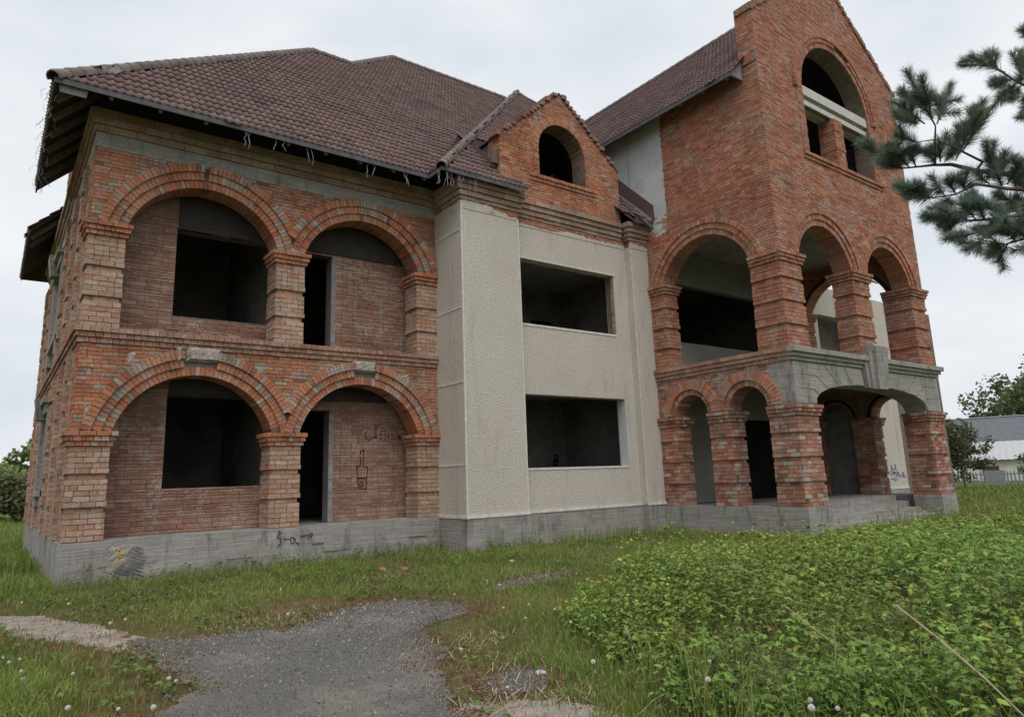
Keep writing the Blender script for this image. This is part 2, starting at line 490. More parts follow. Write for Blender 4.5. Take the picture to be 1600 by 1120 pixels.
def pier(x0, x1, y0, y1, z0, z1, pal, pw=.03, cap=.27, sides='FLR', vis=True, period=6, cappal=None, name='pier', note=.035):
    m = MB(); m.box(x0+.012, x1-.012, y0+.012, y1-.012, z0, z1)
    P = m.build(name, 'mortar', BLD)
    zt = z1-cap
    n = round((zt-z0)/.098); hh = (zt-z0)/n
    frs = {'F': (Fr((x0, y0, 0), (1, 0, 0), (0, -1, 0)), x1-x0), 'L': (Fr((x0, y1, 0), (0, -1, 0), (-1, 0, 0)), y1-y0),
           'R': (Fr((x1, y0, 0), (0, 1, 0), (1, 0, 0)), y1-y0), 'B': (Fr((x1, y1, 0), (-1, 0, 0), (0, 1, 0)), x1-x0)}
    def course(za, zb, d, pl, L, k):
        for s in sides:
            fr, w = frs[s]
            e = d if s in 'FB' else 0
            lay(P, fr, lambda z: [(-e, w+e)], za, zb, d, pl, h=zb-za, L=L, vis=vis and s in 'FL', depth=.08, phase=k)
    for k in range(n):
        rec = note if (k % period == period-1 and k < n-2) else 0
        lip = .012 if (k % period == 0 and k > 0) else 0
        course(z0+k*hh, z0+(k+1)*hh, pw-rec+lip, pal, .25, k)
    if cap:
        for i in range(3):
            course(zt+cap*i/3, zt+cap*(i+1)/3, pw+.012+.032*(i+1), cappal or pal, .125 if i < 2 else .25, i)
    return P

def strip_course(part, fr, a0, a1, z0, steps, pal, L=.125, e0=0, e1=0, fam='brick', vis=True):
    """stepped moulding: steps = [(height, proud)...]; e0/e1 = 1 extend the ends by the projection"""
    z = z0
    for i, (h, p) in enumerate(steps):
        lay(part, fr, lambda z_: [(a0-e0*p, a1+e1*p)], z, z+h, p, pal, h=h, L=L, depth=p+.06, phase=i, fam=fam, vis=vis, joint=.009)
        z += h

# ---------------------------------------------------------------- left wing: plinth, piers, arches
m = MB()
for i in range(9):                                  # cast in several lifts, slightly uneven
    a, b = -.06+i*(7.56/9), -.06+(i+1)*(7.56/9)
    m.box(a, b, -.07-.012*math.sin(i*2.1), .0, -.4, ZP-.012+.008*math.sin(i*1.7))
m.box(-.06, 7.5, 0, .8, -.4, ZP-.004)
m.box(-.06, 0.0, .8, 12.46, -.4, ZP-.01)
m.box(-.075, -.055, -.072, .3, -.4, ZP-.07)
m.build('plinth', 'concrete', BLD)
m = MB()
for x in (.55, 1.0, 2.7, 4.4, 4.65, 5.9, 6.6):
    q = random.uniform(.2, .45); m.box(x, x+random.uniform(.25, .7), -.088, -.05, q, q+random.uniform(.08, .22))
m.build_split('render_patch', 'concrete', BLD)

low = [seg_arch(2.065, 1.45, CAP+.02, 3.79), seg_arch(5.525, 1.425, CAP+.02, 3.785)]
upp = [seg_arch(2.07, 1.45, UCAP+.02, 7.70), seg_arch(5.56, 1.44, UCAP+.02, 7.69)]
for (xa, xb) in ((-.0, .58), (3.515, 4.1), (6.95, 7.49)):
    pier(xa, xb, 0.0, .55, ZP, CAP, PINK, cappal=ORANGE, sides='FLR')
    pier(xa+.01, xb, 0.0, .55, ST1, UCAP, PINK, cappal=ORANGE, sides='FLR')

def near_ring(arches, rmin, rmax, prob, grey=GREYM):
    def f(a, z):
        for A in arches:
            r = math.hypot(a-A['ca'], z-A['cz'])-A['R']
            if rmin < r < rmax and random.random() < prob: return grey()
        return None
    return f
def loggia_storey(arches, z0, z1, up):
    W = wall_mesh(FL, lambda z: (0.012, 7.49), [arch_open(A['ca'], A['half']+.08, z0-.1, A['zs'], A['cz'], A['R']+.08) for A in arches], z0, z1, .5)
    P = W.build('loggia_wall', 'mortar', BLD)
    cuts = [ring_cut(A, .47) for A in arches]
    lay(P, FL, lambda z: cut(lambda q: (0.0, 7.5), cuts, z), z0, z1, .014, ORANGE, colfn=near_ring(arches, .4, .66, .30))
    lay(P, FS, lambda z: [(0.02, .55)], z0, z1, .02, ORANGE)
    for k, A in enumerate(arches):
        for o in range(3):
            ph = random.uniform(0, 6)
            def dmg(t, k=k, o=o, A=A, ph=ph):
                x = A['ca']+(A['R']+.165*o+.08)*math.cos(t); z = A['cz']+(A['R']+.165*o+.08)*math.sin(t)
                if o and ((k == 0 and x > 3.80) or (k == 1 and x < 3.80)): return 'skip'
                dg = math.degrees(t)
                if not up and o > 0 and (81 < dg < 100 if k == 0 else 80 < dg < 97): return 'skip'
                if up and o > 0 and k == 0 and 92.5 < dg < 95: return 'skip'
                g = .5+.5*math.sin(ph+t*7)+(.25 if z < A['zs']+.35 else 0)
                if up and k == 0 and o > 0 and 60 < dg < 90: g += .35
                if up and k == 1 and o > 0 and 85 < dg < 112: g += .5
                if not up and o > 0: g += .22
                return GREYM() if random.random() < (g-.72)*1.4 else None
            d0, d1 = ((-.5, .028), (-.06, .07), (-.06, .115))[o]
            ring(P, FL, A['ca'], A['cz'], A['R']+.165*o, .165, z0+.005, d0, d1, ORANGE, dmg=dmg)
    return P
PL = loggia_storey(low, CAP, ST0, False)
PU = loggia_storey(upp, UCAP, BD0, True)
def lump(name, C, half, d0, mat, parent, n=(9, 5), seed=0, frame=FL):      # rough mortar lump on a wall
    r = random.Random(seed); m = MB(); V = []; F = []
    nx, nz = n
    for j in range(nz+1):
        for i in range(nx+1):
            s, t = i/nx*2-1, j/nz*2-1
            e = max(abs(s), abs(t)); dd = d0*(1 if e < .99 else .25)+r.uniform(-.012, .012)
            V.append(frame.pt(C[0]+s*half[0]*(1+r.uniform(-.06, .06)), C[1]+t*half[1]*(1+r.uniform(-.06, .06)), dd))
    for j in range(nz):
        for i in range(nx):
            a = j*(nx+1)+i; F.append((a, a+1, a+nx+2, a+nx+1))
    b = len(V)
    V += [frame.pt(C[0]+s*half[0]*.95, C[1]+t*half[1]*.95, -.05) for s, t in ((-1, -1), (1, -1), (1, 1), (-1, 1))]
    F += [(0, nx, b+1, b), (nx, (nx+1)*(nz+1)-1, b+2, b+1), ((nx+1)*nz, b+3, b+2, (nx+1)*(nz+1)-1), (0, b, b+3, (nx+1)*nz)]
    m.add(V, F); return m.build(name, mat, parent)
lump('mortar_keystone', (2.12, 4.20), (.33, .155), .105, 'pale_render', PL, seed=1)
lump('mortar_keystone', (1.66, 4.16), (.05, .17), .13, 'pale_render', PL, (3, 5), 2)
lump('mortar_keystone', (5.56, 4.19), (.31, .14), .10, 'pale_render', PL, seed=3)
for i, (a, z, w, h) in enumerate(((.86, 4.05, .07, .12), (3.2, 3.95, .1, .09), (3.81, 3.28, .06, .14), (.2, 3.0, .05, .14), (3.82, 7.05, .09, .14), (.42, 6.75, .1, .1), (6.6, 4.0, .12, .08), (5.45, 8.08, .16, .09), (2.95, 7.93, .12, .09), (4.6, 3.95, .14, .06))):
    lump('mortar_patch', (a, z), (w, h), .034, 'pale_render', PL if z < 5 else PU, (4, 4), 20+i)

# string course, concrete band, cornice
m = MB(); m.box(0, 7.5, 0, .55, ST0, ST1); m.box(0, .4, .55, 12.4, ST0, ST1)
S = m.build('string_course', 'mortar', BLD)
st = [(.098, .05), (.098, .085), (.099, .12)]
strip_course(S, FL, 0, 7.5, ST0, st, STRING, e0=1)
strip_course(S, FS, 0, 12.4, ST0, st, STRING, vis=False)
m = MB(); m.box(-.02, 7.5, -.022, .5, BD0, BD1); m.box(-.02, .4, .5, 12.4, BD0, BD1)
m.build('concrete_band', 'concrete', BLD)
m = MB(); m.box(0, 7.5, 0, .5, BD1, COR); m.box(0, .4, .5, 12.4, BD1, COR)
S = m.build('cornice', 'mortar', BLD)
cst = [(.143, .06), (.143, .11), (.143, .17)]
strip_course(S, FL, 0, 7.42, BD1, cst, BLOCKP, L=.46, e0=1, fam='cornice_block')
strip_course(S, FS, 0, 12.4, BD1, cst, BLOCKP, L=.46, fam='cornice_block', vis=False)

# back wall of the loggias (hollow blocks) with window and door openings
FBK = Fr((0, .75, 0), (1, 0, 0), (0, -1, 0))
for (z0, z1, wz, dz) in ((ZP, ST0-.02, (1.60, 3.47), 3.25), (ST1-.14, BD1, (5.12, 7.0), 6.95)):
    ops = [rect_open(1.64, 3.72, *wz), rect_open(4.22, 5.07, z0-.1, dz)]
    P = wall_mesh(FBK, lambda z: (.3, 7.5), ops, z0, z1, .3).build('back_wall', 'mortar', BLD)
    def blocks(z0=z0, z1=z1, ops=ops, P=P):
        z = z0
        while z < z1-.05:
            h = random.choice((.048, .048, .07, .07, .098)); h = min(h, z1-z)
            lay(P, FBK, lambda q: cut(lambda _: (.3, 7.5), ops, q), z, z+h, .015, BACK, h=h, L=.27 if h < .1 else .36, vis=False, jitter=.009)
            z += h
    blocks()
    # plastered jamb of the doorway
    m = MB(); m.box(5.055, 5.16, .73, 1.06, z0, dz-.05); m.build('door_jamb', 'grey_wood', P)
# slabs, inside walls and ceilings of the left wing
m = MB(); m.box(.3, XC-.05, .8, 11.9, ZP-.22, ZP-.01); m.box(.02, XC, .5, 11.9, ST0-.03, ST1-.14)
m.box(.02, XC, .02, 11.9, BD1-.02, BD1+.2)
m.build_split('floor_slab', 'concrete', BLD)
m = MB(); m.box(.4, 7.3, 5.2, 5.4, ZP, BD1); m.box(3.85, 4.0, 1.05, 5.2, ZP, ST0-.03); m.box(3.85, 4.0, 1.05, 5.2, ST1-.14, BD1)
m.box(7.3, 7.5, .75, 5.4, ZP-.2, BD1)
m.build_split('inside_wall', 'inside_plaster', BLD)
m = MB(); m.box(1.66, 7.4, .70, .8, 3.47, ST0-.03); m.box(1.66, 7.4, .70, .8, 7.0, BD1-.02); m.build_split('lintel_beam', 'dark_wood_and_shade', BLD)  # concrete lintels; shade under the ceiling is painted in with the dark wood colour

# ---------------------------------------------------------------- left side wall
ops = [rect_open(5.45, 7.35, 1.7, 3.5), rect_open(5.45, 7.35, 5.35, 7.2), rect_open(1.4, 2.2, 5.35, 7.2)]
P = wall_mesh(FS, lambda z: (.5, 12.4), ops, ZP, BD0, .4).build('side_wall', 'mortar', BLD)
lay(P, FS, lambda z: cut(lambda _: (.55, 12.4), ops, z), ZP, ST0, .02, PINK, vis=False)
lay(P, FS, lambda z: cut(lambda _: (.55, 12.4), ops, z), ST1, BD0, .02, PINK, vis=False)
for (a, b) in ((1.0, 1.35), (2.75, 3.3), (4.55, 5.1), (7.7, 8.25), (9.6, 10.1), (11.8, 12.38)):
    for (z0, z1) in ((ZP, ST0), (ST1, BD0)):
        m = MB(); m.box(-.07, 0, a+.01, b-.01, z0, z1); Q = m.build('pilaster', 'mortar', BLD)
        n = round((z1-z0)/.098)
        for k in range(n):
            d = .10 if k % 6 != 5 else .06
            lay(Q, FS, lambda z: [(a, b)], z0+k*(z1-z0)/n, z0+(k+1)*(z1-z0)/n, d, PINK, vis=False, depth=d)
m = MB()
for z in (3.5, 7.2):
    m.box(-.16, .1, 5.1, 7.7, z, z+.22); m.box(-.24, .1, 5.0, 7.8, z+.22, z+.34)
    m.add([(-.28, 6.2, z-.1), (0, 6.2, z-.1), (0, 6.6, z-.1), (-.28, 6.6, z-.1), (-.34, 6.08, z+.42), (0, 6.08, z+.42), (0, 6.72, z+.42), (-.34, 6.72, z+.42)], HEX)
    m.box(-.12, .05, 5.1, 5.4, 1.3 if z < 5 else 4.9, z); m.box(-.12, .05, 7.4, 7.7, 1.3 if z < 5 else 4.9, z); m.box(-.14, .05, 5.1, 7.7, z-1.95, z-1.82)
m.build('window_surround', 'concrete', BLD)
P = wall_mesh(FS, lambda z: (4.85+max(0, z-10.4)*1.0, 8.0-max(0, z-10.4)*1.0), [], COR, 11.9, .4, [9, 10.4, 10.8, 11.2, 11.6]).build('side_gable', 'mortar', BLD)
lay(P, FS, lambda z: [(4.82+max(0, z-10.4), 8.03-max(0, z-10.4))], COR, 11.9, .013, TOWER, vis=False)

# ---------------------------------------------------------------- centre bay: plastered panels
m = MB()
m.box(XC, 9.24, YC, YB+.3, ZP-.02, BD0-.05)                  # left column
m.box(13.35, XT-.01, YC, YB+.3, ZP-.02, BD0-.05)             # right column
m.box(XC, XC+.35, YB+.3, -.0, ZP-.02, BD0-.05)
m.build_split('bay_column', 'stucco', BLD)
FC = Fr((0, YB, 0), (1, 0, 0), (0, -1, 0))
cw = [rect_open(9.27, 12.96, 1.80, 3.63), rect_open(9.27, 12.80, 5.43, 7.19)]
P = wall_mesh(FC, lambda z: (9.24, 13.35), cw, ZP-.02, BD0-.05, .32).build('bay_wall', 'stucco', BLD)
# ragged plaster edge over brick below the cornice
FCC = Fr((0, YC, 0), (1, 0, 0), (0, -1, 0))
FCL = Fr((XC, 0, 0), (0, -1, 0), (-1, 0, 0))
def ragged(part, fr, pts, zb, d0, d1, seed):
    r = random.Random(seed); top = []
    for (a, z), (b, w) in zip(pts[:-1], pts[1:]):
        n = max(2, int((b-a)/.07))
        for i in range(n):
            t = i/n; top.append((a+(b-a)*t, z+(w-z)*t+r.uniform(-.03, .03)))
    top.append(pts[-1]); m = MB(); V = []; F = []
    for a, z in top: V += [fr.pt(a, zb, d1), fr.pt(a, z, d1), fr.pt(a, z, d0)]
    for i in range(len(top)-1):
        b = 3*i; F += [(b, b+3, b+4, b+1), (b+1, b+4, b+5, b+2)]
    m.add(V, F); return m.build('plaster_edge', 'stucco', part)
m = MB(); m.box(XC+.01, 9.23, YC+.012, YB+.3, BD0-.06, BD1+.02); m.box(9.22, 13.36, YB+.012, YB+.3, BD0-.06, BD1+.02); m.box(13.36, XT-.01, YC+.012, YB+.3, BD0-.06, BD1+.02)
m.box(XC+.012, XC+.3, YB+.3, 0, BD0-.06, BD1+.02)
Q = m.build('bay_brick_band', 'mortar', BLD)
z0 = BD0-.06
lay(Q, FCC, lambda z: [(XC, 9.24)], z0, 8.28, .004, ORANGE); lay(Q, FC, lambda z: [(9.24, 13.35)], z0, 8.28, .004, ORANGE)
lay(Q, FCC, lambda z: [(13.35, XT)], z0, 8.28, .004, ORANGE); lay(Q, FCL, lambda z: [(0, 1.23)], z0, 8.28, .004, ORANGE, vis=False)
ragged(Q, FCC, [(7.5, 8.27), (8.24, 8.29), (8.5, 8.22), (8.79, 8.15), (9.24, 8.09)], z0-.02, .0, .011, 1)
ragged(Q, FC, [(9.24, 8.13), (10.12, 8.10), (10.45, 8.06), (10.82, 8.15), (11.41, 8.20), (12.08, 8.12), (12.8, 8.14), (13.35, 8.18)], z0-.02, .0, .011, 2)
ragged(Q, FCC, [(13.35, 8.22), (14.08, 8.16)], z0-.02, .0, .011, 3)
ragged(Q, FCL, [(0, 8.23), (1.23, 8.25)], z0-.02, .0, .009, 4)
# cornice of the bay
m = MB(); m.box(XC, 9.3, YC+.05, 0, 8.28, 8.78); m.box(9.3, 13.3, YB+.05, 0, 8.28, 8.78); m.box(13.3, XT, YC+.05, 0, 8.28, 8.78)
S = m.build('cornice', 'mortar', BLD)
bst = [(.10, .03), (.135, .07), (.135, .115), (.135, .165)]
strip_course(S, FCC, XC, 9.24, 8.28, bst, BLOCKP, L=.46, e0=1, e1=1, fam='cornice_block')
strip_course(S, FC, 9.3, 13.2, 8.28, bst, BLOCKP, L=.46, fam='cornice_block')
strip_course(S, FCC, 13.32, XT-.03, 8.28, bst, BLOCKP, L=.46, e0=1, fam='cornice_block')
strip_course(S, FCL, 0, 1.23, 8.28, bst, BLOCKP, L=.46, fam='cornice_block')
strip_course(S, Fr((13.35, YB, 0), (0, -1, 0), (-1, 0, 0)), 0, .23, 8.28, bst, BLOCKP, L=.2, fam='cornice_block')
# white plaster beads along the panel edges
m = MB()
def bead(x0, x1, y0, y1, z0, z1): m.box(x0, x1, y0, y1, z0, z1)
bead(XC-.012, XC+.03, YC-.014, YC+.03, .3, 8.24); bead(9.215, 9.25, YC-.012, YC+.01, -.1, 8.05); bead(13.335, 13.37, YC-.012, YC+.01, ZP, 8.17)
for z in (7.50, 5.57, 3.80, 1.90): bead(XC-.014, XC+.01, YC+.03, -.02, z, z+.045)
bead(XC-.04, XC, YC, -.0, ZP-.03, ZP+.03); bead(XC-.04, 9.25, YC-.04, YC, ZP-.03, ZP+.03); bead(9.25, 13.35, YB-.04, YB, ZP-.03, ZP+.03); bead(13.34, XT-.02, YC-.04, YC, ZP-.03, ZP+.03)
bead(9.25, 12.84, YB-.03, YB+.05, 7.165, 7.20); bead(12.965, 12.99, YB-.02, YB+.02, 1.85, 3.6)
m.build_split('plaster_bead', 'white_strip', BLD)
m = MB(); m.box(XC-.02, 9.24, YC-.02, YB+.3, -.4, ZP-.03); m.box(9.24, 13.35, YB-.02, YB+.3, -.4, ZP-.03); m.box(13.35, XT-.03, YC-.02, YB+.3, -.4, ZP-.03); m.box(XC-.02, XC+.3, YB+.3, 0, -.4, ZP-.03)
m.build_split('bay_plinth', 'concrete', BLD)
# window jambs with broken plaster, sills
m = MB()
m.box(12.80, 13.0, YB+.05, YB+.3, 5.43, 7.19); m.build('window_jamb', 'stucco', BLD)
FJ = Fr((12.80, YB, 0), (0, 1, 0), (-1, 0, 0))
Q = MB().box(12.795, 12.9, YB+.02, YB+.3, 5.44, 7.18).build('broken_jamb', 'mortar', BLD)
lay(Q, FJ, lambda z: [(.0, .13)], 5.44, 7.15, .012, PINK)
Q = MB().box(12.955, 13.0, YB+.02, YB+.3, 1.81, 3.62).build('broken_jamb', 'grey_plaster', BLD)
m = MB(); m.box(9.27, 12.96, YB-.015, YB+.3, 1.755, 1.81); m.box(9.27, 12.8, YB-.015, YB+.3, 5.385, 5.44); m.build_split('window_sill', 'white_strip', BLD)
# rooms behind the bay
m = MB(); m.box(XC+.3, XT, YB+.3, 6, ZP-.3, ZP-.05); m.box(XC+.3, XT, YB+.32, 6, 3.95, 4.4); m.box(XC+.3, XT, YB+.32, 6, 7.6, 7.9)
m.build_split('floor_slab', 'concrete', BLD)
FRB = Fr((0, 2.6, 0), (1, 0, 0), (0, -1, 0))
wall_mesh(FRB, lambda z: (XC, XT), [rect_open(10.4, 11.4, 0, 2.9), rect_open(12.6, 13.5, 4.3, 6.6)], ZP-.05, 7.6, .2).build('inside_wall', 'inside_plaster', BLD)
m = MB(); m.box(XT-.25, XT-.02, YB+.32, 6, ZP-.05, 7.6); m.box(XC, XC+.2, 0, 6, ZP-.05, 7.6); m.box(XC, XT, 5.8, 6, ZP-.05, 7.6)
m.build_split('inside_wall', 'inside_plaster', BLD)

# ---------------------------------------------------------------- brick dormer gable over the bay
FD = Fr((0, YB-.06, 0), (1, 0, 0), (0, -1, 0))
dc, dR = 11.0, .85
dop = arch_open(dc, dR, 9.6, 10.42, 10.42, dR)
dcut = lambda z: None if z < 9.6 else ((dc-dR-.17, dc+dR+.17) if z < 10.42 else (None if z >= 10.42+dR+.17 else (dc-math.sqrt((dR+.17)**2-(z-10.42)**2), dc+math.sqrt((dR+.17)**2-(z-10.42)**2))))
def d_out(z, e=0): return (8.87-e, 13.17+e) if z < 10.48 else ((8.87+(z-10.48)*1.17-e, 13.17-(z-10.48)*1.17+e) if z < 12.3 else None)
P = wall_mesh(FD, lambda z: d_out(z), [dop], 8.76, 12.29, .5, [10.48, *np.arange(10.6, 12.29, .15)]).build('dormer_gable', 'mortar', BLD)
def dcol(a, z):
    t = 12.3-z-abs(a-dc)/1.17
    if t < .36 and random.random() < .35: return jit((.26, .10, .075))
    return None
lay(P, FD, lambda z: cut(lambda q: d_out(q, .02), [dcut], z), 8.76, 12.29, .02, ORANGE, colfn=dcol)
lay(P, Fr((8.87, YB+.44, 0), (0, -1, 0), (-1, 0, 0)), lambda z: [(0, .5)], 8.9, 10.5, .02, ORANGE)
ring(P, FD, dc, 10.42, dR, .2, 10.42, -.5, .05, ORANGE)
for sgn in (-1, 1):
    a = dc+sgn*dR if sgn > 0 else dc-dR-.2
    lay(P, FD, lambda z: [(a, a+.2)], 9.6, 10.42, .05, ORANGE, depth=.5)
    for i in range(17):                                # stepped brick coping along the rake, some bricks loose
        t = i/17; x = dc+sgn*(2.2-2.16*t); z = 10.42+1.86*t
        if random.random() < .2: continue
        V = FD.hexa(x-.08, x+.08, z-.02, z+.085+random.uniform(-.02, .02), -.34, .07+random.uniform(-.02, .03))
        piece('brick', P, V, jit((.24, .11, .085), .25), True)
strip_course(P, FD, 9.78, 12.25, 9.40, [(.098, .05), (.098, .085)], ORANGE)
m = MB(); m.add([(8.8, YB-.1, 10.45), (dc, YB-.1, 12.32), (dc, 2.2, 12.32), (8.8, 1.2, 10.45), (8.8, YB-.1, 10.40), (dc, YB-.1, 12.26), (dc, 2.2, 12.26), (8.8, 1.2, 10.40)], HEX)
m.add([(13.2, YB-.1, 10.45), (dc, YB-.1, 12.32), (dc, 2.2, 12.32), (13.2, 1.2, 10.45), (13.2, YB-.1, 10.40), (dc, YB-.1, 12.26), (dc, 2.2, 12.26), (13.2, 1.2, 10.40)], HEX)
m.build_split('dormer_roof', 'roof_bed', BLD)
m = MB(); m.box(8.9, 9.0, YB+.4, 1.4, 8.8, 10.42); m.box(13.05, 13.15, YB+.4, 1.4, 8.8, 10.42); m.box(9, 13.1, 1.3, 1.4, 8.8, 11.5); m.box(9.0, 13.05, YB+.3, 1.4, 8.78, 8.84)
m.build_split('dormer_cheek', 'inside_plaster', BLD)
m = MB(); m.box(8.62, 8.86, YB-.02, YB+.06, 9.62, 9.98); m.bar((8.80, YB+.06, 9.55), (8.80, YB+.95, 10.42), .04, .16)
m.build_split('flashing', 'brown_flashing', BLD)
m = MB(); m.bar((10.55, YB+.25, 9.65), (11.7, YB+1.1, 10.4), .05, .09); m.bar((10.2, YB+.6, 10.5), (10.4, YB+.5, 9.7), .05, .08); m.build_split('loose_timber', 'dark_wood_and_shade', BLD)

# ---------------------------------------------------------------- tower: plinth, steps, piers
m = MB()
for s in (0, 1):
    def X(x): return 2*AX-x if s else x
    def bx(x0, x1, y0, y1, z0, z1):
        a, b = sorted((X(x0), X(x1))); m.box(a, b, y0, y1, z0, z1)
    bx(XT-.06, XT+.56, -4.72, YC, -.4, TP-.003); bx(XT-.07, 15.02, -5.50, -4.72, -.4, TP)
m.build_split('tower_plinth', 'concrete', BLD)
m = MB()
for i, (y, z) in enumerate(((-5.25, .17), (-4.9, .34), (-4.55, .51), (-4.2, .675))):
    m.box(15.03, 21.04, y, YC, -.3+.001*i, z)
m.build('entrance_steps', 'concrete', BLD)
for s in (0, 1):
    def xs(a, b): return (a, b) if not s else (2*AX-b, 2*AX-a)
    v = not s
    pier(*xs(XT, XT+.5), -1.84, YC, TP, TCAP, TOWLOW, vis=v, sides='FLR')
    pier(*xs(XT, XT+.5), -3.60, -2.93, TP, TCAP, TOWLOW, vis=v, sides='FLR')
    pier(*xs(XT, 14.97), YT, -4.71, TP, TCAP, TOWLOW, vis=v, sides='FLR')
    pier(*xs(XT, XT+.5), -1.74, YC, TS1, TUC, TOWER, vis=v, sides='FLR')
    pier(*xs(XT, 14.98), YT, -4.61, TS1, TUC, TOWER, vis=True, sides='FLR')
pier(17.60, 18.47, YT, -4.9, TS1, TUC, TOWER, sides='FLRB')

# lower side arcades (left and right), brick
sa = [dict(ca=1.155, half=.535, zs=3.10, cz=3.10, R=.535), dict(ca=2.925, half=.555, zs=3.10, cz=3.10, R=.555)]
for s, fr in ((0, FTS), (1, FTR)):
    P = wall_mesh(fr, lambda z: (0.01, 3.62), [arch_open(A['ca'], A['half']+.06, 2, A['zs'], A['cz'], A['R']+.06) for A in sa], TCAP, TS0, .5).build('porch_wall', 'mortar', BLD)
    face = fr if s == 0 else FTI
    cuts = [ring_cut(A, .36) for A in sa]
    lay(P, face, lambda z: cut(lambda q: (0, 3.62), cuts, z), TCAP, TS0, .013, TOWLOW, vis=(s == 0), colfn=near_ring(sa, .3, .5, .25))
    for i, A in enumerate(sa):
        ring(P, fr, A['ca'], A['cz'], A['R'], .15, A['zs'], -.5, .03, TOWLOW, w=.085, vis=(s == 0))
        def dmg(t, i=i, A=A):
            x = A['ca']+(A['R']+.28)*math.cos(t)
            if (i == 0 and x > 2.04) or (i == 1 and x < 2.04): return 'skip'
            return GREYM() if random.random() < .10 else None
        if s == 0: ring(P, fr, A['ca'], A['cz'], A['R']+.15, .255, A['zs'], -.06, .085, ORANGE, w=.095, dmg=dmg)

MB().box(XR-.35, XR-.2, -2.93, -1.84, TP, 3.7).build('infill_wall', 'inside_plaster', BLD)
# concrete portal over the entrance
EN = 2.4
def portal(z):
    t = (z-TCAP)/.59
    if t < 0 or t >= 1: return None
    w = 3.03*(1-t**EN)**(1/EN); return (3.945-w, 3.945+w)
portal.z = [TCAP+.59*q for q in (0, .1, .25, .4, .55, .68, .78, .86, .92, .96, .985, .999)]
def arch_z(a): return TCAP+.59*max(0, 1-abs((a-3.945)/3.03)**EN)**(1/EN)
m = wall_mesh(FTF, lambda z: (0, 7.89), [portal], TCAP, TS0, .62)
m.add(FTS.hexa(3.60, 4.2-.62, TCAP, TS0, -.5, .0), HEX)
m.add(FTS.hexa(3.56, 4.19, TCAP+.003, TS0-.003, -.4, .014), HEX)
m.add(FTR.hexa(3.60, 4.19, TCAP+.003, TS0-.003, -.4, .014), HEX)
P = m.build('portal', 'concrete', BLD)
def arc(a0, a1, n=7): return [(a0+(a1-a0)*i/n, arch_z(a0+(a1-a0)*i/n)+.004) for i in range(n+1)]
pan = [[(0, 3.10), (.93, 3.10)]+arc(.945, 1.06, 3)+[(.85, 3.47), (0, 3.47)],
       [(0, 3.47), (.85, 3.47)]+arc(1.06, 1.52)+[(.99, 3.82), (0, 3.82)],
       [(0, 3.82), (.99, 3.82)]+arc(1.52, 2.06)+[(1.40, 4.13), (0, 4.13)],
       [(1.40, 4.13)]+arc(2.06, 2.74)+[(2.39, 4.13)], [(2.39, 4.13)]+arc(2.74, 3.40)+[(3.30, 4.13)]]
for s in (0, 1):
    for q in pan:
        q = np.array(q); c = q.mean(0); q = q+(c-q)/np.linalg.norm(c-q, axis=1)[:, None]*.02
        if s: q[:, 0] = 7.89-q[:, 0]
        m = MB(); n = len(q)
        V = [FTF.pt(a, z, .032) for a, z in q]+[FTF.pt(a, z, -.01) for a, z in q]
        m.add(V, [tuple(range(n))]+[(i, (i+1) % n, n+(i+1) % n, n+i) for i in range(n)])
        m.build('concrete_panel', 'concrete', P)
m = MB()
for (h0, h1, p) in ((TS0, 4.235, .07), (4.237, 4.33, .13), (4.332, TS1, .2)):
    m.box(XT-p*.55, XR+p, YT-p, YT+.4, h0, h1); m.box(XR-.3, XR+p, YT+.4, YC, h0, h1)
m.build('portal_cornice', 'concrete', BLD)
m = MB()
def key(w0, w1, z0, z1, d, sh=0):
    m.add(FTF.hexa(3.945-w0+sh, 3.945+w0+sh, z0, z1, -.1, d*.8, 3.945-w1+sh, 3.945+w1+sh)[:0] or
          [FTF.pt(3.945-w0, z0, -.1), FTF.pt(3.945+w0, z0, -.1), FTF.pt(3.945+w0, z0, d*.75), FTF.pt(3.945-w0, z0, d*.75),
           FTF.pt(3.945-w1, z1, -.1), FTF.pt(3.945+w1, z1, -.1), FTF.pt(3.945+w1, z1, d), FTF.pt(3.945-w1, z1, d)], HEX)
key(.50, .66, 3.62, 4.52, .16); key(.40, .52, 3.60, 4.60, .24); key(.24, .34, 3.58, 4.72, .36)
m.tube([FTF.pt(3.945-.34, 4.69, .2), FTF.pt(3.945+.34, 4.69, .2)], [.13, .13], 10)
m.build('keystone', 'concrete', P)

# brick string course on the tower's side
MB().box(XR-.5, XR, -5.0, YC, TS0, TS1-.002).build('string_course', 'mortar', BLD)
m = MB(); m.box(XT, XT+.5, -5.2, YC, TS0, TS1)
S = m.build('string_course', 'mortar', BLD)
strip_course(S, FTS, 0.0, 4.22, TS0, [(.107, .05), (.107, .09), (.107, .125)], STRING, L=.25)

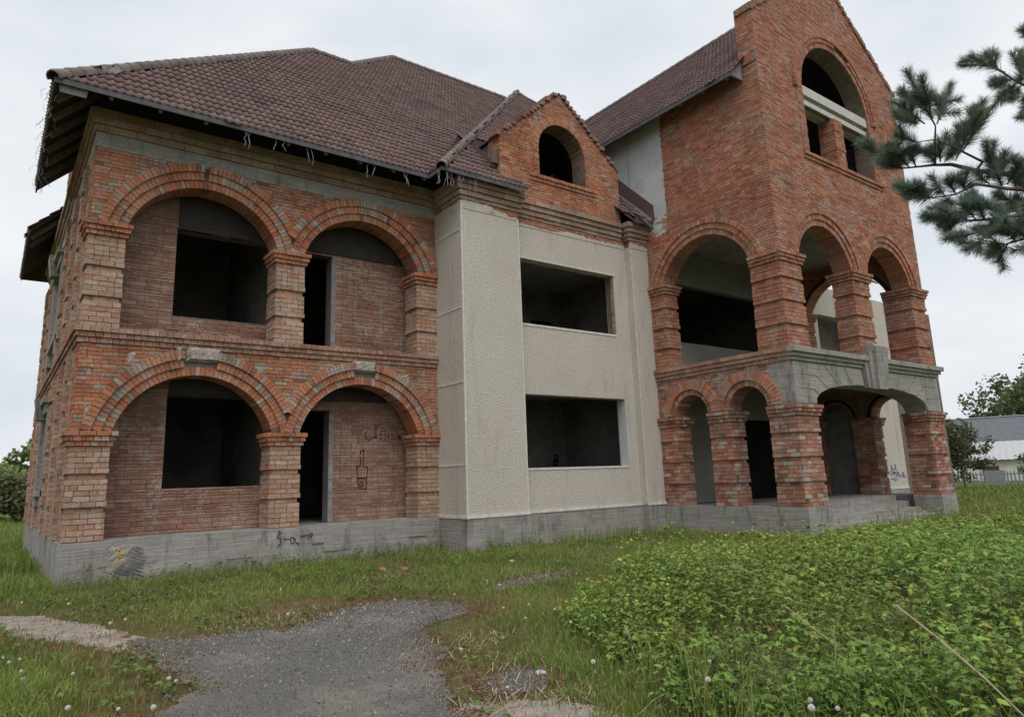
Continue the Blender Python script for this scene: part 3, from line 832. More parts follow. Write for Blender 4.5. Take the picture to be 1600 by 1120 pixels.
# upper storey: side wall and front wall with gable
def grow(A, e): return lambda z, A=A, e=e: None if abs(z-A['cz']) >= A['R']+e else (A['ca']-math.sqrt((A['R']+e)**2-(z-A['cz'])**2), A['ca']+math.sqrt((A['R']+e)**2-(z-A['cz'])**2))
ua = seg_arch(1.945, 1.43, TUC+.02, 7.93)
ORD = ((0, .16, -.5, .03), (.16, .155, -.05, .065), (.315, .13, -.05, .10))
for s, fr in ((0, FTS), (1, FTR)):
    o = lambda z: (0.01, 4.19) if z < 8.95 else (.85, 4.19)
    P = wall_mesh(fr, o, [arch_open(ua['ca'], ua['half']+.06, 5, ua['zs'], ua['cz'], ua['R']+.06)], TUC, 12.15, .5, [8.95]).build('tower_side_wall', 'mortar', BLD)
    cc = [grow(ua, .42 if s == 0 else .13)]
    lay(P, fr if s == 0 else FTI, lambda z: cut(lambda q: (0.0, 4.2) if q < 8.95 else (.84+.03*math.sin(q*40), 4.2), cc, z), TUC, 12.15 if s == 0 else 8.5, .013, TOWER, vis=(s == 0), colfn=near_ring([ua], .38, .6, .12))
    for k, (r, th, d0, d1) in enumerate(ORD):
        if s and k: continue
        ring(P, fr, ua['ca'], ua['cz'], ua['R']+r, th, TUC+.005, d0, d1, ORANGE if k else GREYM if False else TOWER, vis=(s == 0))
fa = [seg_arch(2.195, 1.30, TUC+.02, 7.93), seg_arch(5.695, 1.30, TUC+.02, 7.93)]
tw = arch_open(3.945, 1.85, 10.0, 11.95, 11.95, 1.85)
def g_out(z, e=0):
    hw = min(3.945, (16.65-z)/.745)
    return None if hw < .03 else (3.945-hw-e, 3.945+hw+e)
P = wall_mesh(FTF, lambda z: g_out(z), [arch_open(A['ca'], A['half']+.06, 5, A['zs'], A['cz'], A['R']+.06) for A in fa]+[tw], TUC, 16.6, .5, [13.71, *np.arange(13.9, 16.6, .2)]).build('tower_front_wall', 'mortar', BLD)
tcut = lambda z: None if z < 10 else ((3.945-2.0, 3.945+2.0) if z < 11.95 else (None if z >= 13.95+.25 else (3.945-math.sqrt(max(0, 2.25**2-(z-11.95)**2)), 3.945+math.sqrt(max(0, 2.25**2-(z-11.95)**2)))))
lay(P, FTF, lambda z: cut(lambda q: g_out(q, .0), [grow(A, .42) for A in fa]+[tcut], z), TUC, 16.6, .013, TOWER, colfn=near_ring(fa, .38, .55, .10))
for A in fa:
    for k, (r, th, d0, d1) in enumerate(ORD):
        ring(P, FTF, A['ca'], A['cz'], A['R']+r, th, TUC+.005, d0, d1, TOWER if k != 1 else ORANGE)
for r, th, d0, d1 in ((0, .16, -.5, .03), (.16, .13, -.05, .06), (.29, .15, -.05, .085)):
    ring(P, FTF, 3.945, 11.95, 1.85+r, th, 11.95, d0, d1, TOWER, dmg=(lambda t, r=r: 'skip' if r == .16 and 62 < math.degrees(t) < 82 else None))
for a in (1.795, 5.795):
    b = a if a < 3 else a-.0
    lay(P, FTF, lambda z: [(a, a+.3)] if a < 3 else [(a, a+.3)], 10.0, 11.95, .035, TOWER, depth=.09)
strip_course(P, FTF, 1.75, 6.2, 9.82, [(.098, .05), (.098, .09)], TOWER, L=.25)
for sgn in (-1, 1):                               # brick-on-edge coping, stepped, along both rakes
    n = 46
    for i in range(n):
        t = i/n; a = 3.945+sgn*(3.97-3.93*t); z = 13.66+2.93*t
        piece('brick', P, FTF.hexa(a-.06, a+.06, z-.06, z+.10+random.uniform(-.02, .03), -.45, .045+random.uniform(-.015, .02)), jit((.27, .12, .085), .25), True)
m = MB()
for (a0, a1) in ((-.03, .5), (7.39, 7.92)):       # kneelers at the foot of the gable
    m.add(FTF.hexa(a0, a1, 12.1, 13.7, -.49, -.01), HEX)
Q = m.build_split('kneeler', 'mortar', BLD)[0]
lay(Q, FTS, lambda z: [(3.7, 4.2)], 12.12, 13.72, .035, TOWER)
m = MB(); m.bar(FTF.pt(.25, 13.98, -.25), FTF.pt(2.6, 15.8, -.25), .5, .05, up=(0, 0, 1)); m.box(XT-.06, XT+.4, YT-.02, YT+.48, 13.72, 13.8)
m.build('coping_flashing', 'grey_wood', BLD)
# lintel and mullion of the tall window
Q = pier(17.82, 18.27, YT+.03, YT+.5, 10.0, 11.58, TOWER, pw=.02, cap=0, note=0, name='mullion')
m = MB(); m.box(16.14, 19.93, YT+.02, YT+.48, 11.86, 12.14); m.box(16.14, 19.93, YT+.14, YT+.48, 11.72, 11.86); m.box(16.14, 19.93, YT+.07, YT+.13, 11.6, 11.75); m.box(16.14, 19.93, YT+.25, YT+.48, 11.58, 11.72)
m.build('lintel', 'old_lintel', BLD)
# rooms of the tower
m = MB(); m.box(XT+.02, XR-.02, -5.0, YC, TS0+.01, TS1-.02); m.box(XT+.3, XR-.3, -4.95, YC, 8.35, 8.6); m.box(XT+.3, XR-.3, -4.95, YC+.3, 9.3, 9.5)
m.build_split('floor_slab', 'concrete', BLD)
FTB = Fr((0, YC+.02, 0), (1, 0, 0), (0, -1, 0))
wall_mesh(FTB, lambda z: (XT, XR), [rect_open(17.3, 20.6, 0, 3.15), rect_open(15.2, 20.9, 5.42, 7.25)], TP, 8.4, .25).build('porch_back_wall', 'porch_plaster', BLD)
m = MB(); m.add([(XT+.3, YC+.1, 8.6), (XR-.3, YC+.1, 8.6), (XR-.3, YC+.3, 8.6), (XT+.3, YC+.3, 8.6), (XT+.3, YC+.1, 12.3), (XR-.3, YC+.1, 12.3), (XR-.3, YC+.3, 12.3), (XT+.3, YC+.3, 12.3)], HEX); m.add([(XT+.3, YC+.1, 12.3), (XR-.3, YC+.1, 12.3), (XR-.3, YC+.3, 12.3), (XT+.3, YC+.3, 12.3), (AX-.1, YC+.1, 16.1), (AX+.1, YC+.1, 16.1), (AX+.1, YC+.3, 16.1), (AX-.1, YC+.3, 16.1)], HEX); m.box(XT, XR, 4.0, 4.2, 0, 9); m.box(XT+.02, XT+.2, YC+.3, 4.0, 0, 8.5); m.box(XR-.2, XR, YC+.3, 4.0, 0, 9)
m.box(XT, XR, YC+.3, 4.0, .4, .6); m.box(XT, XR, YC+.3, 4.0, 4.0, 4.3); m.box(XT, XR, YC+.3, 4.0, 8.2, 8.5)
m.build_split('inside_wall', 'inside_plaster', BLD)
m = MB(); m.bar((18.75, -2.2, TP), (18.85, -2.2, 4.1), .06, .06); m.build('prop_post', 'grey_wood', BLD)
m = MB(); m.box(XT-.012, XT+.3, -2.08, 4.5, 8.4, 12.24); m.build('tower_plaster_wall', 'grey_plaster', BLD)
m = MB(); m.box(XT-.016, XT-.01, -.72, -.71, 9.2, 12.2); m.build('plaster_crack', 'black_paint', BLD)

# right-hand bay and wing beyond the tower (seen through the open porch)
wall_mesh(FCC, lambda z: (XR+.05, 2*AX-XC), [rect_open(23.2, 26.4, 5.43, 7.19)], -.4, 8.3, .35).build('bay_wall', 'stucco', BLD)
m = MB(); m.box(XR+.1, 2*AX-XC-.1, -.2, 0, 4.5, 8.2); m.box(XR+.1, 2*AX-XC-.1, -.9, -.2, 4.3, 4.5); m.build_split('inside_wall', 'inside_plaster', BLD)
m = MB(); m.box(XR+.05, 2*AX-XC+.03, YC-.03, YC, .64, .7); m.box(2*AX-XC-.03, 2*AX-XC+.012, YC-.012, YC+.03, .3, 8.3); m.build_split('plaster_bead', 'white_strip', BLD)
m = MB(); m.box(XR+.05, 2*AX-XC+.02, YC-.02, 0, -.4, .64); m.build_split('bay_plinth', 'concrete', BLD)
m = MB(); m.box(2*AX-XC, 2*AX, 0, 12.4, -.4, 8.86); m.build('wing_wall', 'mortar', BLD)
m = MB(); m.box(0.05, 36, 12.0, 12.4, -.2, 8.86); m.build('rear_wall', 'mortar', BLD)

# ---------------------------------------------------------------- roof
ROOF = MB()
def sheet(poly, zf, t=.05):
    V = [(x, y, zf(x, y)) for x, y in poly]+[(x, y, zf(x, y)-t) for x, y in poly]; n = len(poly)
    ROOF.add(V, [tuple(range(n)), tuple(range(2*n-1, n-1, -1))]+[(i, (i+1) % n, n+(i+1) % n, n+i) for i in range(n)])
pf = [(-.77, -.9), (6.82, -.9), (17.32, 9.6), (11.2, 9.6), (7.95, 6.36), (6.49, 6.36)]
pl = [(-.77, -.9), (6.49, 6.36), (-.77, 13.62), (-.77, 8.05), (.05, 8.05), (.05, 4.8), (-.77, 4.8)]
pcl = [(6.82, -1.5), (18.03, 9.71), (17.32, 9.6), (6.82, -.9)]
pcf = [(6.82, -1.5), (9.26, -1.5), (9.26, -1.14), (8.9, -1.14), (8.9, 1.0), (13.1, 1.0), (13.1, -1.14), (13.3, -1.5), (14.06, -1.5), (14.06, 1.9), (18.03, 5.9), (18.03, 9.71)]
ptl = [(13.55, -4.98), (18.035, -4.98), (18.035, 6.5), (13.55, 6.5)]
zf = lambda x, y: 9.75+y
zl = lambda x, y: 8.85+x+.77
zcl = lambda x, y: 8.85+x-6.82
zcf = lambda x, y: 10.35+y
ztl = lambda x, y: 11.8+x-13.55
sheet(pf, zf); sheet(pl, zl); sheet(pcl, zcl); sheet(pcf, zcf); sheet(ptl, ztl)
mir = lambda P: [(2*AX-x, y) for x, y in P]
sheet([(2*AX-9.0, 1.3), (2*AX-17.32, 9.6), (2*AX-11.2, 9.6), (2*AX-7.95, 6.36), (2*AX-6.49, 6.36), (2*AX-1.4, 1.3)], zf); sheet([(2*AX-14.06, -1.2), (2*AX-7.6, -1.2), (AX, 9.71), (2*AX-14.06, 5.73)], zcf); sheet(mir(ptl), lambda x, y: ztl(2*AX-x, y))
sheet([(-.77, 13.62), (6.49, 6.36), (7.95, 6.36), (15.2, 13.62)], lambda x, y: 22.47-y)
sheet([(7.95, 6.36), (11.2, 9.6), (7.95, 12.84)], lambda x, y: 19.35-11.2+x)
sheet([(7.95, 12.84), (11.2, 9.6), (24.87, 9.6), (28.1, 12.84)], lambda x, y: 28.95-y)
RF = ROOF.build('roof', 'roof_bed', BLD)

def inside(poly, x, y):
    r = False; n = len(poly); j = n-1
    for i in range(n):
        xi, yi = poly[i]; xj, yj = poly[j]
        if (yi > y) != (yj > y) and x < (xj-xi)*(y-yi)/(yj-yi)+xi: r = not r
        j = i
    return r
TW, TL = .30, .335
def tile_geo():
    V = []; F = []; n = 8
    for i in range(n+1):
        x = -TW/2+TW*i/n*1.02; w = .022*math.cos(2*math.pi*2*i/n)
        V += [(x, 0, .048+w), (x, TL+.05, .012+w), (x, .004, .012+w*.9)]
    for i in range(n):
        a, b = 3*i, 3*i+3
        F += [(a, b, b+1, a+1), (a+2, b+2, b, a)]
    return np.array(V), F
TV, TF = tile_geo()
TCOL = [(.140, .086, .080), (.128, .078, .074), (.152, .094, .088), (.118, .072, .068), (.135, .085, .082), (.16, .104, .095)]
TMESH = []
for c in TCOL:
    me = mesh_np('roof_tile', TV, TF, np.tile(c, (len(TV), 1)), True); me.materials.append(MATS['roof_tile']); TMESH.append(me)
TILES = []
def tiles(poly, zfn, o, e, s2, rows=None, skip=None):
    """o plan origin on the eave, e plan direction along the eave, s2 plan direction up the slope (45 degrees)"""
    e = np.array((*e, 0.)); s = np.array((*s2, 1.))/math.sqrt(2); nrm = np.cross(e, s)
    if nrm[2] < 0: nrm = -nrm
    ln = 40; nr = rows or 50
    for r in range(nr):
        for c in range(-60, 90):
            a = c*TW; b = r*TL-.04
            pc = np.array((*o, 0.))+e*a+s*(b+TL/2)
            if not inside(poly, pc[0], pc[1]): continue
            if skip and skip(pc[0], pc[1]): continue
            p0 = np.array((*o, 0.))+e*a+s*b
            p0[2] = zfn(pc[0], pc[1])-(TL/2)/math.sqrt(2)
            p0 = p0+e*random.uniform(-.006, .006)+nrm*random.uniform(0, .010)
            if random.random() < .012: p0 = p0-s*random.uniform(.02, .09)+nrm*.012
            TILES.append((p0, e, s, nrm, random.randrange(len(TCOL))))
tiles(pf, zf, (-.77, -.9), (1, 0), (0, 1))
tiles(pcf, zcf, (6.82, -1.5), (1, 0), (0, 1))
tiles(pcl, zcl, (6.82, -1.5), (0, 1), (1, 0))
tiles(ptl, ztl, (13.55, -4.98), (0, 1), (1, 0))
tiles(pl, zl, (-.77, -.9), (0, 1), (1, 0), rows=6)
def scr_area(pts):
    u, v, z = project(pts)
    if np.min(z) < .5: return 0
    c = (u.mean(), v.mean())
    if not (0 < c[0] < 1600 and 0 < c[1] < 1120): return 0
    return abs(np.dot(u, np.roll(v, 1))-np.dot(v, np.roll(u, 1)))/2
sc = []
for i, (p, e, s, nn, c) in enumerate(TILES):
    a = scr_area(np.array([p, p+e*TW, p+e*TW+s*TL, p+s*TL])) if np.dot(nn, CAM-p) > 0 else 0
    sc.append(a)
order = np.argsort(sc)[::-1]; chosen = set(int(i) for i in order[:300])
AV = []; AF = []; AC = []
for i, (p, e, s, nn, c) in enumerate(TILES):
    if i in chosen:
        o = bpy.data.objects.new('roof_tile', TMESH[c]); link(o, RF)
        o.matrix_local = Matrix(((e[0], s[0], nn[0], p[0]), (e[1], s[1], nn[1], p[1]), (e[2], s[2], nn[2], p[2]), (0, 0, 0, 1)))
    else:
        b = sum(0 for _ in ()) ; b = len(AV)*len(TV)
        AV.append(p+TV[:, :1]*e+TV[:, 1:2]*s+TV[:, 2:3]*nn)
        AF += [tuple(q+b for q in f) for f in TF]; AC.append(np.tile(TCOL[c], (len(TV), 1)))
me = mesh_np('tile_field', np.concatenate(AV), np.array(AF), np.concatenate(AC), True); me.materials.append(MATS['roof_tile'])
tag(link(bpy.data.objects.new('tile_field', me), RF), kind='stuff')
# ridge and hip caps
def cap_mesh(c):
    V = []; F = []; n = 7
    for (y, r) in ((0, .13), (.03, .135), (.42, .115)):
        for i in range(n):
            t = math.pi*(-.08+1.16*i/(n-1)); V.append((r*math.cos(t), y, r*math.sin(t)-.03))
    for k in range(2):
        for i in range(n-1): F.append((k*n+i, k*n+i+1, (k+1)*n+i+1, (k+1)*n+i))
    b = len(V)
    for i in range(n): v = V[i]; V.append((v[0]*.86, 0, (v[2]+.03)*.82-.03))
    for i in range(n-1): F.append((i, b+i, b+i+1, i+1))
    me = mesh_np('ridge_tile', V, F, np.tile(c, (len(V), 1)), True); me.materials.append(MATS['roof_tile']); return me
CAPM = [cap_mesh(c) for c in ((.15, .118, .105), (.13, .10, .09), (.17, .14, .12), (.14, .105, .095))]
def caps(A, B):
    A = np.array(A, float); B = np.array(B, float); L = np.linalg.norm(B-A); d = (B-A)/L
    sd = np.cross(d, (0, 0, 1)); sd /= np.linalg.norm(sd); up = np.cross(sd, d)
    n = int(L/.36)
    for i in range(n):
        p = A+d*(i*L/n); r = random.uniform(-.03, .03)
        o = bpy.data.objects.new('ridge_tile', random.choice(CAPM)); link(o, RF)
        s2 = sd+up*r
        o.matrix_local = Matrix(((s2[0], d[0], up[0], p[0]), (s2[1], d[1], up[1], p[1]), (s2[2], d[2], up[2], p[2]+.035), (0, 0, 0, 1)))
caps((-.84, -.97, 8.80), (6.49, 6.36, 16.11)); caps((6.49, 6.36, 16.11), (7.95, 6.36, 16.11)); caps((7.95, 6.36, 16.11), (11.2, 9.6, 19.35))
caps((11.2, 9.6, 19.35), (17.2, 9.6, 19.35)); caps((6.76, -1.56, 8.81), (18.0, 9.68, 20.03)); caps((18.035, -4.9, 16.28), (18.035, 6.5, 16.28))

# eaves: fascia boards, rafters, soffit, hanging shreds of foil
def rafter(A, B): MB().bar(A, B, .06, .13).build('rafter', 'grey_wood', BLD)
for i in range(9):
    x = .1+i*.83
    rafter((x, -.86, 8.77), (x, .2, 9.83))
for i in range(13):
    y = -.2+i*.8
    if 4.6 < y < 8.2: continue
    rafter((-.73, y, 8.77), (.25, y, 9.75))
for x in (7.35, 8.1, 8.85, 13.55): rafter((x, -1.46, 8.77), (x, -.9, 9.33))
for i in range(7):
    y = -4.8+i*.78
    rafter((13.6, y, 11.73), (14.3, y, 12.43))
m = MB()
m.bar((-.79, -.93, 8.79), (6.78, -.93, 8.79), .035, .1); m.bar((-.79, -.93, 8.79), (-.79, 4.8, 8.79), .035, .1); m.bar((-.79, 8.05, 8.79), (-.79, 13.5, 8.79), .035, .1)
m.bar((6.8, -1.53, 8.79), (9.26, -1.53, 8.79), .035, .1); m.bar((6.8, -1.53, 8.79), (6.8, -.93, 8.79), .035, .1); m.bar((13.3, -1.53, 8.79), (14.05, -1.53, 8.79), .035, .1)
m.bar((13.52, -5.0, 11.74), (13.52, 4, 11.74), .035, .12)
m.build_split('fascia_board', 'fascia_grey', BLD)
m = MB(); m.add([(13.53, -5.0, 11.72), (13.53, -4.95, 11.72), (14.05, -4.95, 11.72), (14.05, -5.0, 11.72), (13.53, -5.0, 11.86), (13.53, -4.95, 11.86), (14.05, -4.95, 12.3), (14.05, -5.0, 12.3)], HEX)
m.build('barge_board', 'grey_wood', BLD)
m = MB()                                               # boarding above the cornice closes the attic
m.box(-.02, 7.5, .12, .18, COR-.02, 9.82); m.box(.08, .14, .18, 12.3, COR-.02, 9.75); m.box(7.55, 8.95, -.95, -.9, 8.7, 9.35); m.box(7.5, 7.54, -.9, .2, 8.7, 9.4)
m.box(13.1, 14.05, -.95, -.9, 8.7, 9.4)
m.build_split('attic_boarding', 'dark_wood_and_shade', BLD)
m = MB(); m.add([(14.03, -1.62, 8.95), (14.06, -1.62, 8.95), (14.06, .3, 10.87), (14.03, .3, 10.87), (14.03, -1.62, 9.38), (14.06, -1.62, 9.38), (14.06, .3, 11.3), (14.03, .3, 11.3)], HEX); m.build_split('flashing', 'brown_flashing', BLD)
for q in range(5):
    MB().bar((13.28+q*.05, -1.5-.03*q, 9.06-q*.03), (13.98-.06*q, -1.62+.03*q, 8.62+.05*q), .09, .03).build('broken_board', 'grey_wood', BLD)
def foil(P, L, n=3):
    m = MB()
    for _ in range(n):
        p = np.array(P)+np.array((random.uniform(-.12, .12), random.uniform(-.03, .03), 0)); pts = []
        for i in range(5):
            pts.append(p.copy()); p = p+np.array((random.uniform(-.05, .05), random.uniform(-.03, .03), -L*random.uniform(.12, .28)))
        w = random.uniform(.004, .012)
        for a, b in zip(pts[:-1], pts[1:]): m.bar(a, b, w, .003, up=(0, 1, .2))
    tag(m.build('torn_foil', 'torn_foil', BLD), kind='stuff')
for x, L in ((2.4, .38), (3.2, .25), (3.8, .4), (5.35, .42), (6.2, .35)):
    foil((x, -.9, 8.74), L, 2)
for y in np.arange(-.6, 4.6, .6): foil((-.8, y, 8.74), .26, 3)
for x in (6.85, 6.95, 7.3, 7.7): foil((x, -1.5, 8.74), .42, 3)
m = MB(); m.add([(-.7, -.86, 8.62), (-.3, -.86, 8.62), (-.3, -.84, 8.62), (-.7, -.84, 8.62), (-.74, -.9, 8.86), (-.25, -.9, 8.86), (-.25, -.88, 8.86), (-.74, -.88, 8.86)], HEX); m.build('corner_board', 'grey_wood', BLD)

# ---------------------------------------------------------------- graffiti and marks
def strokes(name, fr, mat, lines, d=.024, w=.022, parent=BLD):
    m = MB()
    for L in lines:
        for (a, z), (b, y) in zip(L[:-1], L[1:]):
            v = np.array((b-a, y-z)); n = np.linalg.norm(v)
            if n < 1e-4: continue
            v /= n; q = np.array((-v[1], v[0]))*w/2; p0 = np.array((a, z))-v*w*.3; p1 = np.array((b, y))+v*w*.3
            C = [p0-q, p1-q, p1+q, p0+q]
            m.add([fr.pt(c[0], c[1], d-.02) for c in C]+[fr.pt(c[0], c[1], d) for c in C], HEX)
    return m.build(name, mat, parent)
def gp(u, v, x0=550, y0=650, s=8., ex=(5.9, .73)):          # pixel in the enlarged detail -> wall coordinates
    pu, pv = x0+u/s, y0+v/s
    d = px_ray(pu, pv); t = (ex[1]-CAM[1])/d[1]; P = CAM+t*d
    return (P[0], P[2])
T = [[(190, 195), (165, 215), (170, 280), (210, 300), (240, 285), (270, 265), (300, 255)], [(300, 125), (300, 275)], [(275, 120), (345, 118)],
     [(360, 195), (360, 300)], [(350, 190), (430, 188)], [(415, 190), (412, 310)], [(440, 280), (455, 225), (470, 280)], [(445, 262), (468, 262)],
     [(485, 225), (510, 240), (490, 255), (515, 270), (488, 285)], [(530, 285), (545, 240), (560, 285)], [(585, 240), (585, 285), (605, 250), (610, 300)]]
strokes('graffiti', FBK, 'black_paint', [[gp(*q) for q in L] for L in T], w=.016)
T = [[(105, 600), (108, 430), (148, 430), (140, 610)], [(105, 600), (100, 625), (60, 630), (58, 680), (75, 760), (78, 890)], [(140, 610), (150, 630), (190, 635), (195, 690), (180, 770), (178, 910)], [(80, 905), (175, 905)],
     [(90, 890), (95, 850), (120, 810), (138, 850), (135, 885), (112, 860), (108, 890)], [(75, 775), (165, 775)]]
strokes('graffiti', FBK, 'black_paint', [[gp(*q) for q in L] for L in T], w=.019)
def gq(u, v): 
    pu, pv = 160+u/4.706, 820+v/4.71
    d = px_ray(pu, pv); t = (-.085-CAM[1])/d[1]; P = CAM+t*d
    return (P[0], P[2])
FPL = Fr((0, -.07, 0), (1, 0, 0), (0, -1, 0))
T = [[(1300, 60), (1285, 90), (1310, 100), (1312, 130), (1290, 160)], [(1320, 60), (1295, 50)], [(1335, 90), (1340, 120)], [(1345, 105), (1375, 100)], [(1385, 90), (1385, 130), (1405, 135), (1410, 95), (1390, 88)], [(1415, 95), (1425, 135), (1445, 130), (1440, 150)], [(1455, 80), (1520, 72)], [(1525, 60), (1545, 62), (1540, 85), (1525, 80)], [(1520, 95), (1518, 105)]]
strokes('graffiti', FPL, 'black_paint', [[gq(*q) for q in L] for L in T], d=.022, w=.011)
T = []
for i in range(9):
    T.append([(150+i*22-90, 360-i*6+30), (230+i*12, 150+i*10)]); 
for i in range(9):
    T.append([(70+i*22, 330-i*22), (300, 400-i*28)])
lump('plaster_smear', (.92, .43), (.24, .23), .022, 'pale_render', BLD, (6, 6), 77, FPL)
strokes('scratched_net', FPL, 'grey_wood', [[gq(*q) for q in L] for L in T], d=.032, w=.005)
strokes('graffiti', FPL, 'yellow_paint', [[gq(*q) for q in L] for L in [[(110, 170), (125, 190), (115, 205)], [(130, 200), (140, 220), (120, 240), (100, 270)], [(645, 350), (665, 348)]]], d=.03, w=.03)
def gv(u, v, Y, x0, y0, s):
    pu, pv = x0+u/s, y0+v/s
    d = px_ray(pu, pv); t = (Y-CAM[1])/d[1]; P = CAM+t*d
    return (P[0], P[2])
T = [[(210, 500), (240, 540), (250, 600), (230, 620)], [(330, 480), (360, 500), (340, 560), (380, 590)], [(220, 610), (380, 605)], [(210, 680), (330, 690), (300, 720), (390, 700)], [(390, 670), (450, 710), (390, 760), (420, 800), (370, 830)], [(450, 760), (510, 800), (470, 830)], [(540, 720), (600, 715), (560, 780), (630, 790)], [(540, 830), (650, 825)], [(230, 900), (340, 880), (330, 950), (420, 890)], [(210, 760), (350, 755)]]
strokes('graffiti', FCC, 'violet_paint', [[gv(*q, YC, 1380, 700, 18.67) for q in L] for L in T], d=.012, w=.045)
FR2 = Fr((0, 2.6, 0), (1, 0, 0), (0, -1, 0))
T = [[(570, 820), (600, 800), (620, 850), (580, 870)], [(670, 810), (680, 900), (650, 930)], [(700, 820), (715, 890), (690, 930)]]
strokes('graffiti', FR2, 'red_paint', [[gv(*q, 2.58, 820, 610, 8.617) for q in L] for L in T], d=.012, w=.06)
T = [[(1020, 960), (1060, 940), (1100, 970), (1130, 890), (1160, 950), (1200, 900), (1230, 960), (1290, 930)], [(820, 1010), (850, 980)], [(1010, 1010), (1100, 1000), (1200, 1010)]]
strokes('graffiti', FR2, 'violet_paint', [[gv(*q, 2.58, 820, 610, 8.617) for q in L] for L in T], d=.012, w=.06)
T = [[(400, 880), (440, 870), (450, 920), (400, 930), (390, 1000), (440, 1010), (450, 960), (400, 950)]]
strokes('graffiti', FR2, 'black_paint', [[gv(*q, 2.58, 820, 610, 8.617) for q in L] for L in T], d=.012, w=.06)

# ---------------------------------------------------------------- turn collected bricks into objects
def flush_pieces():
    bulk = {}
    for fam, lst in PIECES.items():
        sc = np.zeros(len(lst))
        for i, (part, V, c, vis) in enumerate(lst):
            if vis:
                f = V[[4, 5, 6, 7]] if fam == 'voussoir' else V[[3, 2, 6, 7]]
                nrm = np.cross(f[1]-f[0], f[3]-f[0])
                back = V.mean(0)-f.mean(0)
                if np.dot(nrm, back) > 0: nrm = -nrm
                if np.dot(nrm, CAM-f.mean(0)) > 0: sc[i] = scr_area(f)
        top = set(int(i) for i in np.argsort(sc)[::-1][:300] if sc[i] > 0)
        for i, (part, V, c, vis) in enumerate(lst):
            if i in top:
                me = mesh_np(fam, V, HEX, np.tile(c, (8, 1))); me.materials.append(MATS['brick'])
                link(bpy.data.objects.new(fam, me), part)
            else:
                bulk.setdefault(part, []).append((V, c))
    H = np.array(HEX)
    for part, lst in bulk.items():
        V = np.concatenate([v for v, c in lst]); n = len(lst)
        F = (H[None]+8*np.arange(n)[:, None, None]).reshape(-1, 4)
        C = np.repeat(np.array([c for v, c in lst]), 8, 0)
        me = mesh_np('brickwork', V, F, C); me.materials.append(MATS['brick'])
        tag(link(bpy.data.objects.new('brickwork', me), part), kind='stuff')
flush_pieces()

# ================================================================== ground, driveway, path
def gnd(u, v, z=0.0):
    d = px_ray(u, v); t = (z-CAM[2])/d[2]
    return CAM+t*d
m = MB()
xs_ = [-400, -60, -10, -4, 0, 4, 8, 12, 16, 22, 30, 60, 400]; ys_ = [-400, -60, -20, -14, -11, -8, -5, -2, 2, 10, 30, 60, 400]
for j, y in enumerate(ys_):
    for i, x in enumerate(xs_): m.v.append((x, y, 0))
for j in range(len(ys_)-1):
    for i in range(len(xs_)-1):
        a = j*len(xs_)+i; m.f.append((a, a+1, a+len(xs_)+1, a+len(xs_)))
m.c = [(.5, .5, .5)]*len(m.v)
tag(m.build('ground', 'ground'), kind='structure')
def blob_poly(pts, amp, sub, seed):
    r = random.Random(seed); P = [np.array(p[:2]) for p in pts]; out = []
    for a, b in zip(P, P[1:]+P[:1]):
        n = max(1, int(np.linalg.norm(b-a)/sub))
        for i in range(n):
            q = a+(b-a)*i/n; out.append(q+np.array((r.uniform(-amp, amp), r.uniform(-amp, amp))))
    return np.array(out)
ASPH = blob_poly([gnd(*p) for p in ((205, 1003), (330, 993), (450, 985), (500, 964), (560, 946), (620, 937), (690, 940), (735, 950), (728, 962), (690, 972), (655, 985), (668, 1000), (700, 1012), (693, 1035), (688, 1060), (700, 1090), (715, 1119), (760, 1240), (120, 1300), (240, 1119), (300, 1082), (255, 1042))], .075, .07, 5)
PATH = blob_poly([gnd(*p) for p in ((-160, 955), (0, 963), (60, 963), (150, 977), (230, 998), (300, 1000), (330, 1022), (262, 1046), (245, 1032), (150, 1012), (60, 1000), (0, 988), (-160, 980))], .06, .07, 6)
PAT1 = blob_poly([gnd(*p) for p in ((752, 924), (790, 907), (850, 896), (893, 890), (885, 905), (850, 914), (800, 922))], .05, .12, 7)
PAT2 = blob_poly([gnd(*p) for p in ((745, 1064), (790, 1046), (850, 1042), (872, 1056), (850, 1078), (800, 1088), (762, 1082))], .03, .07, 8)
PAT3 = blob_poly([gnd(*p) for p in ((690, 1119), (720, 1098), (800, 1096), (870, 1090), (960, 1110), (1010, 1150), (690, 1160))], .03, .07, 9)
def sheet_flat(name, poly, z, mat):
    n = len(poly); m = MB(); c = poly.mean(0)
    m.add([(p[0], p[1], z) for p in poly]+[(p[0], p[1], z-.05) for p in poly], [tuple(range(n))]+[(i, (i+1) % n, n+(i+1) % n, n+i) for i in range(n)])
    return tag(m.build(name, mat), kind='structure')
sheet_flat('driveway', ASPH, .016, 'asphalt'); sheet_flat('footpath', PATH, .010, 'dirt')
sheet_flat('driveway', PAT1, .010, 'asphalt'); sheet_flat('driveway', PAT2, .012, 'asphalt'); sheet_flat('footpath', PAT3, .006, 'dirt')

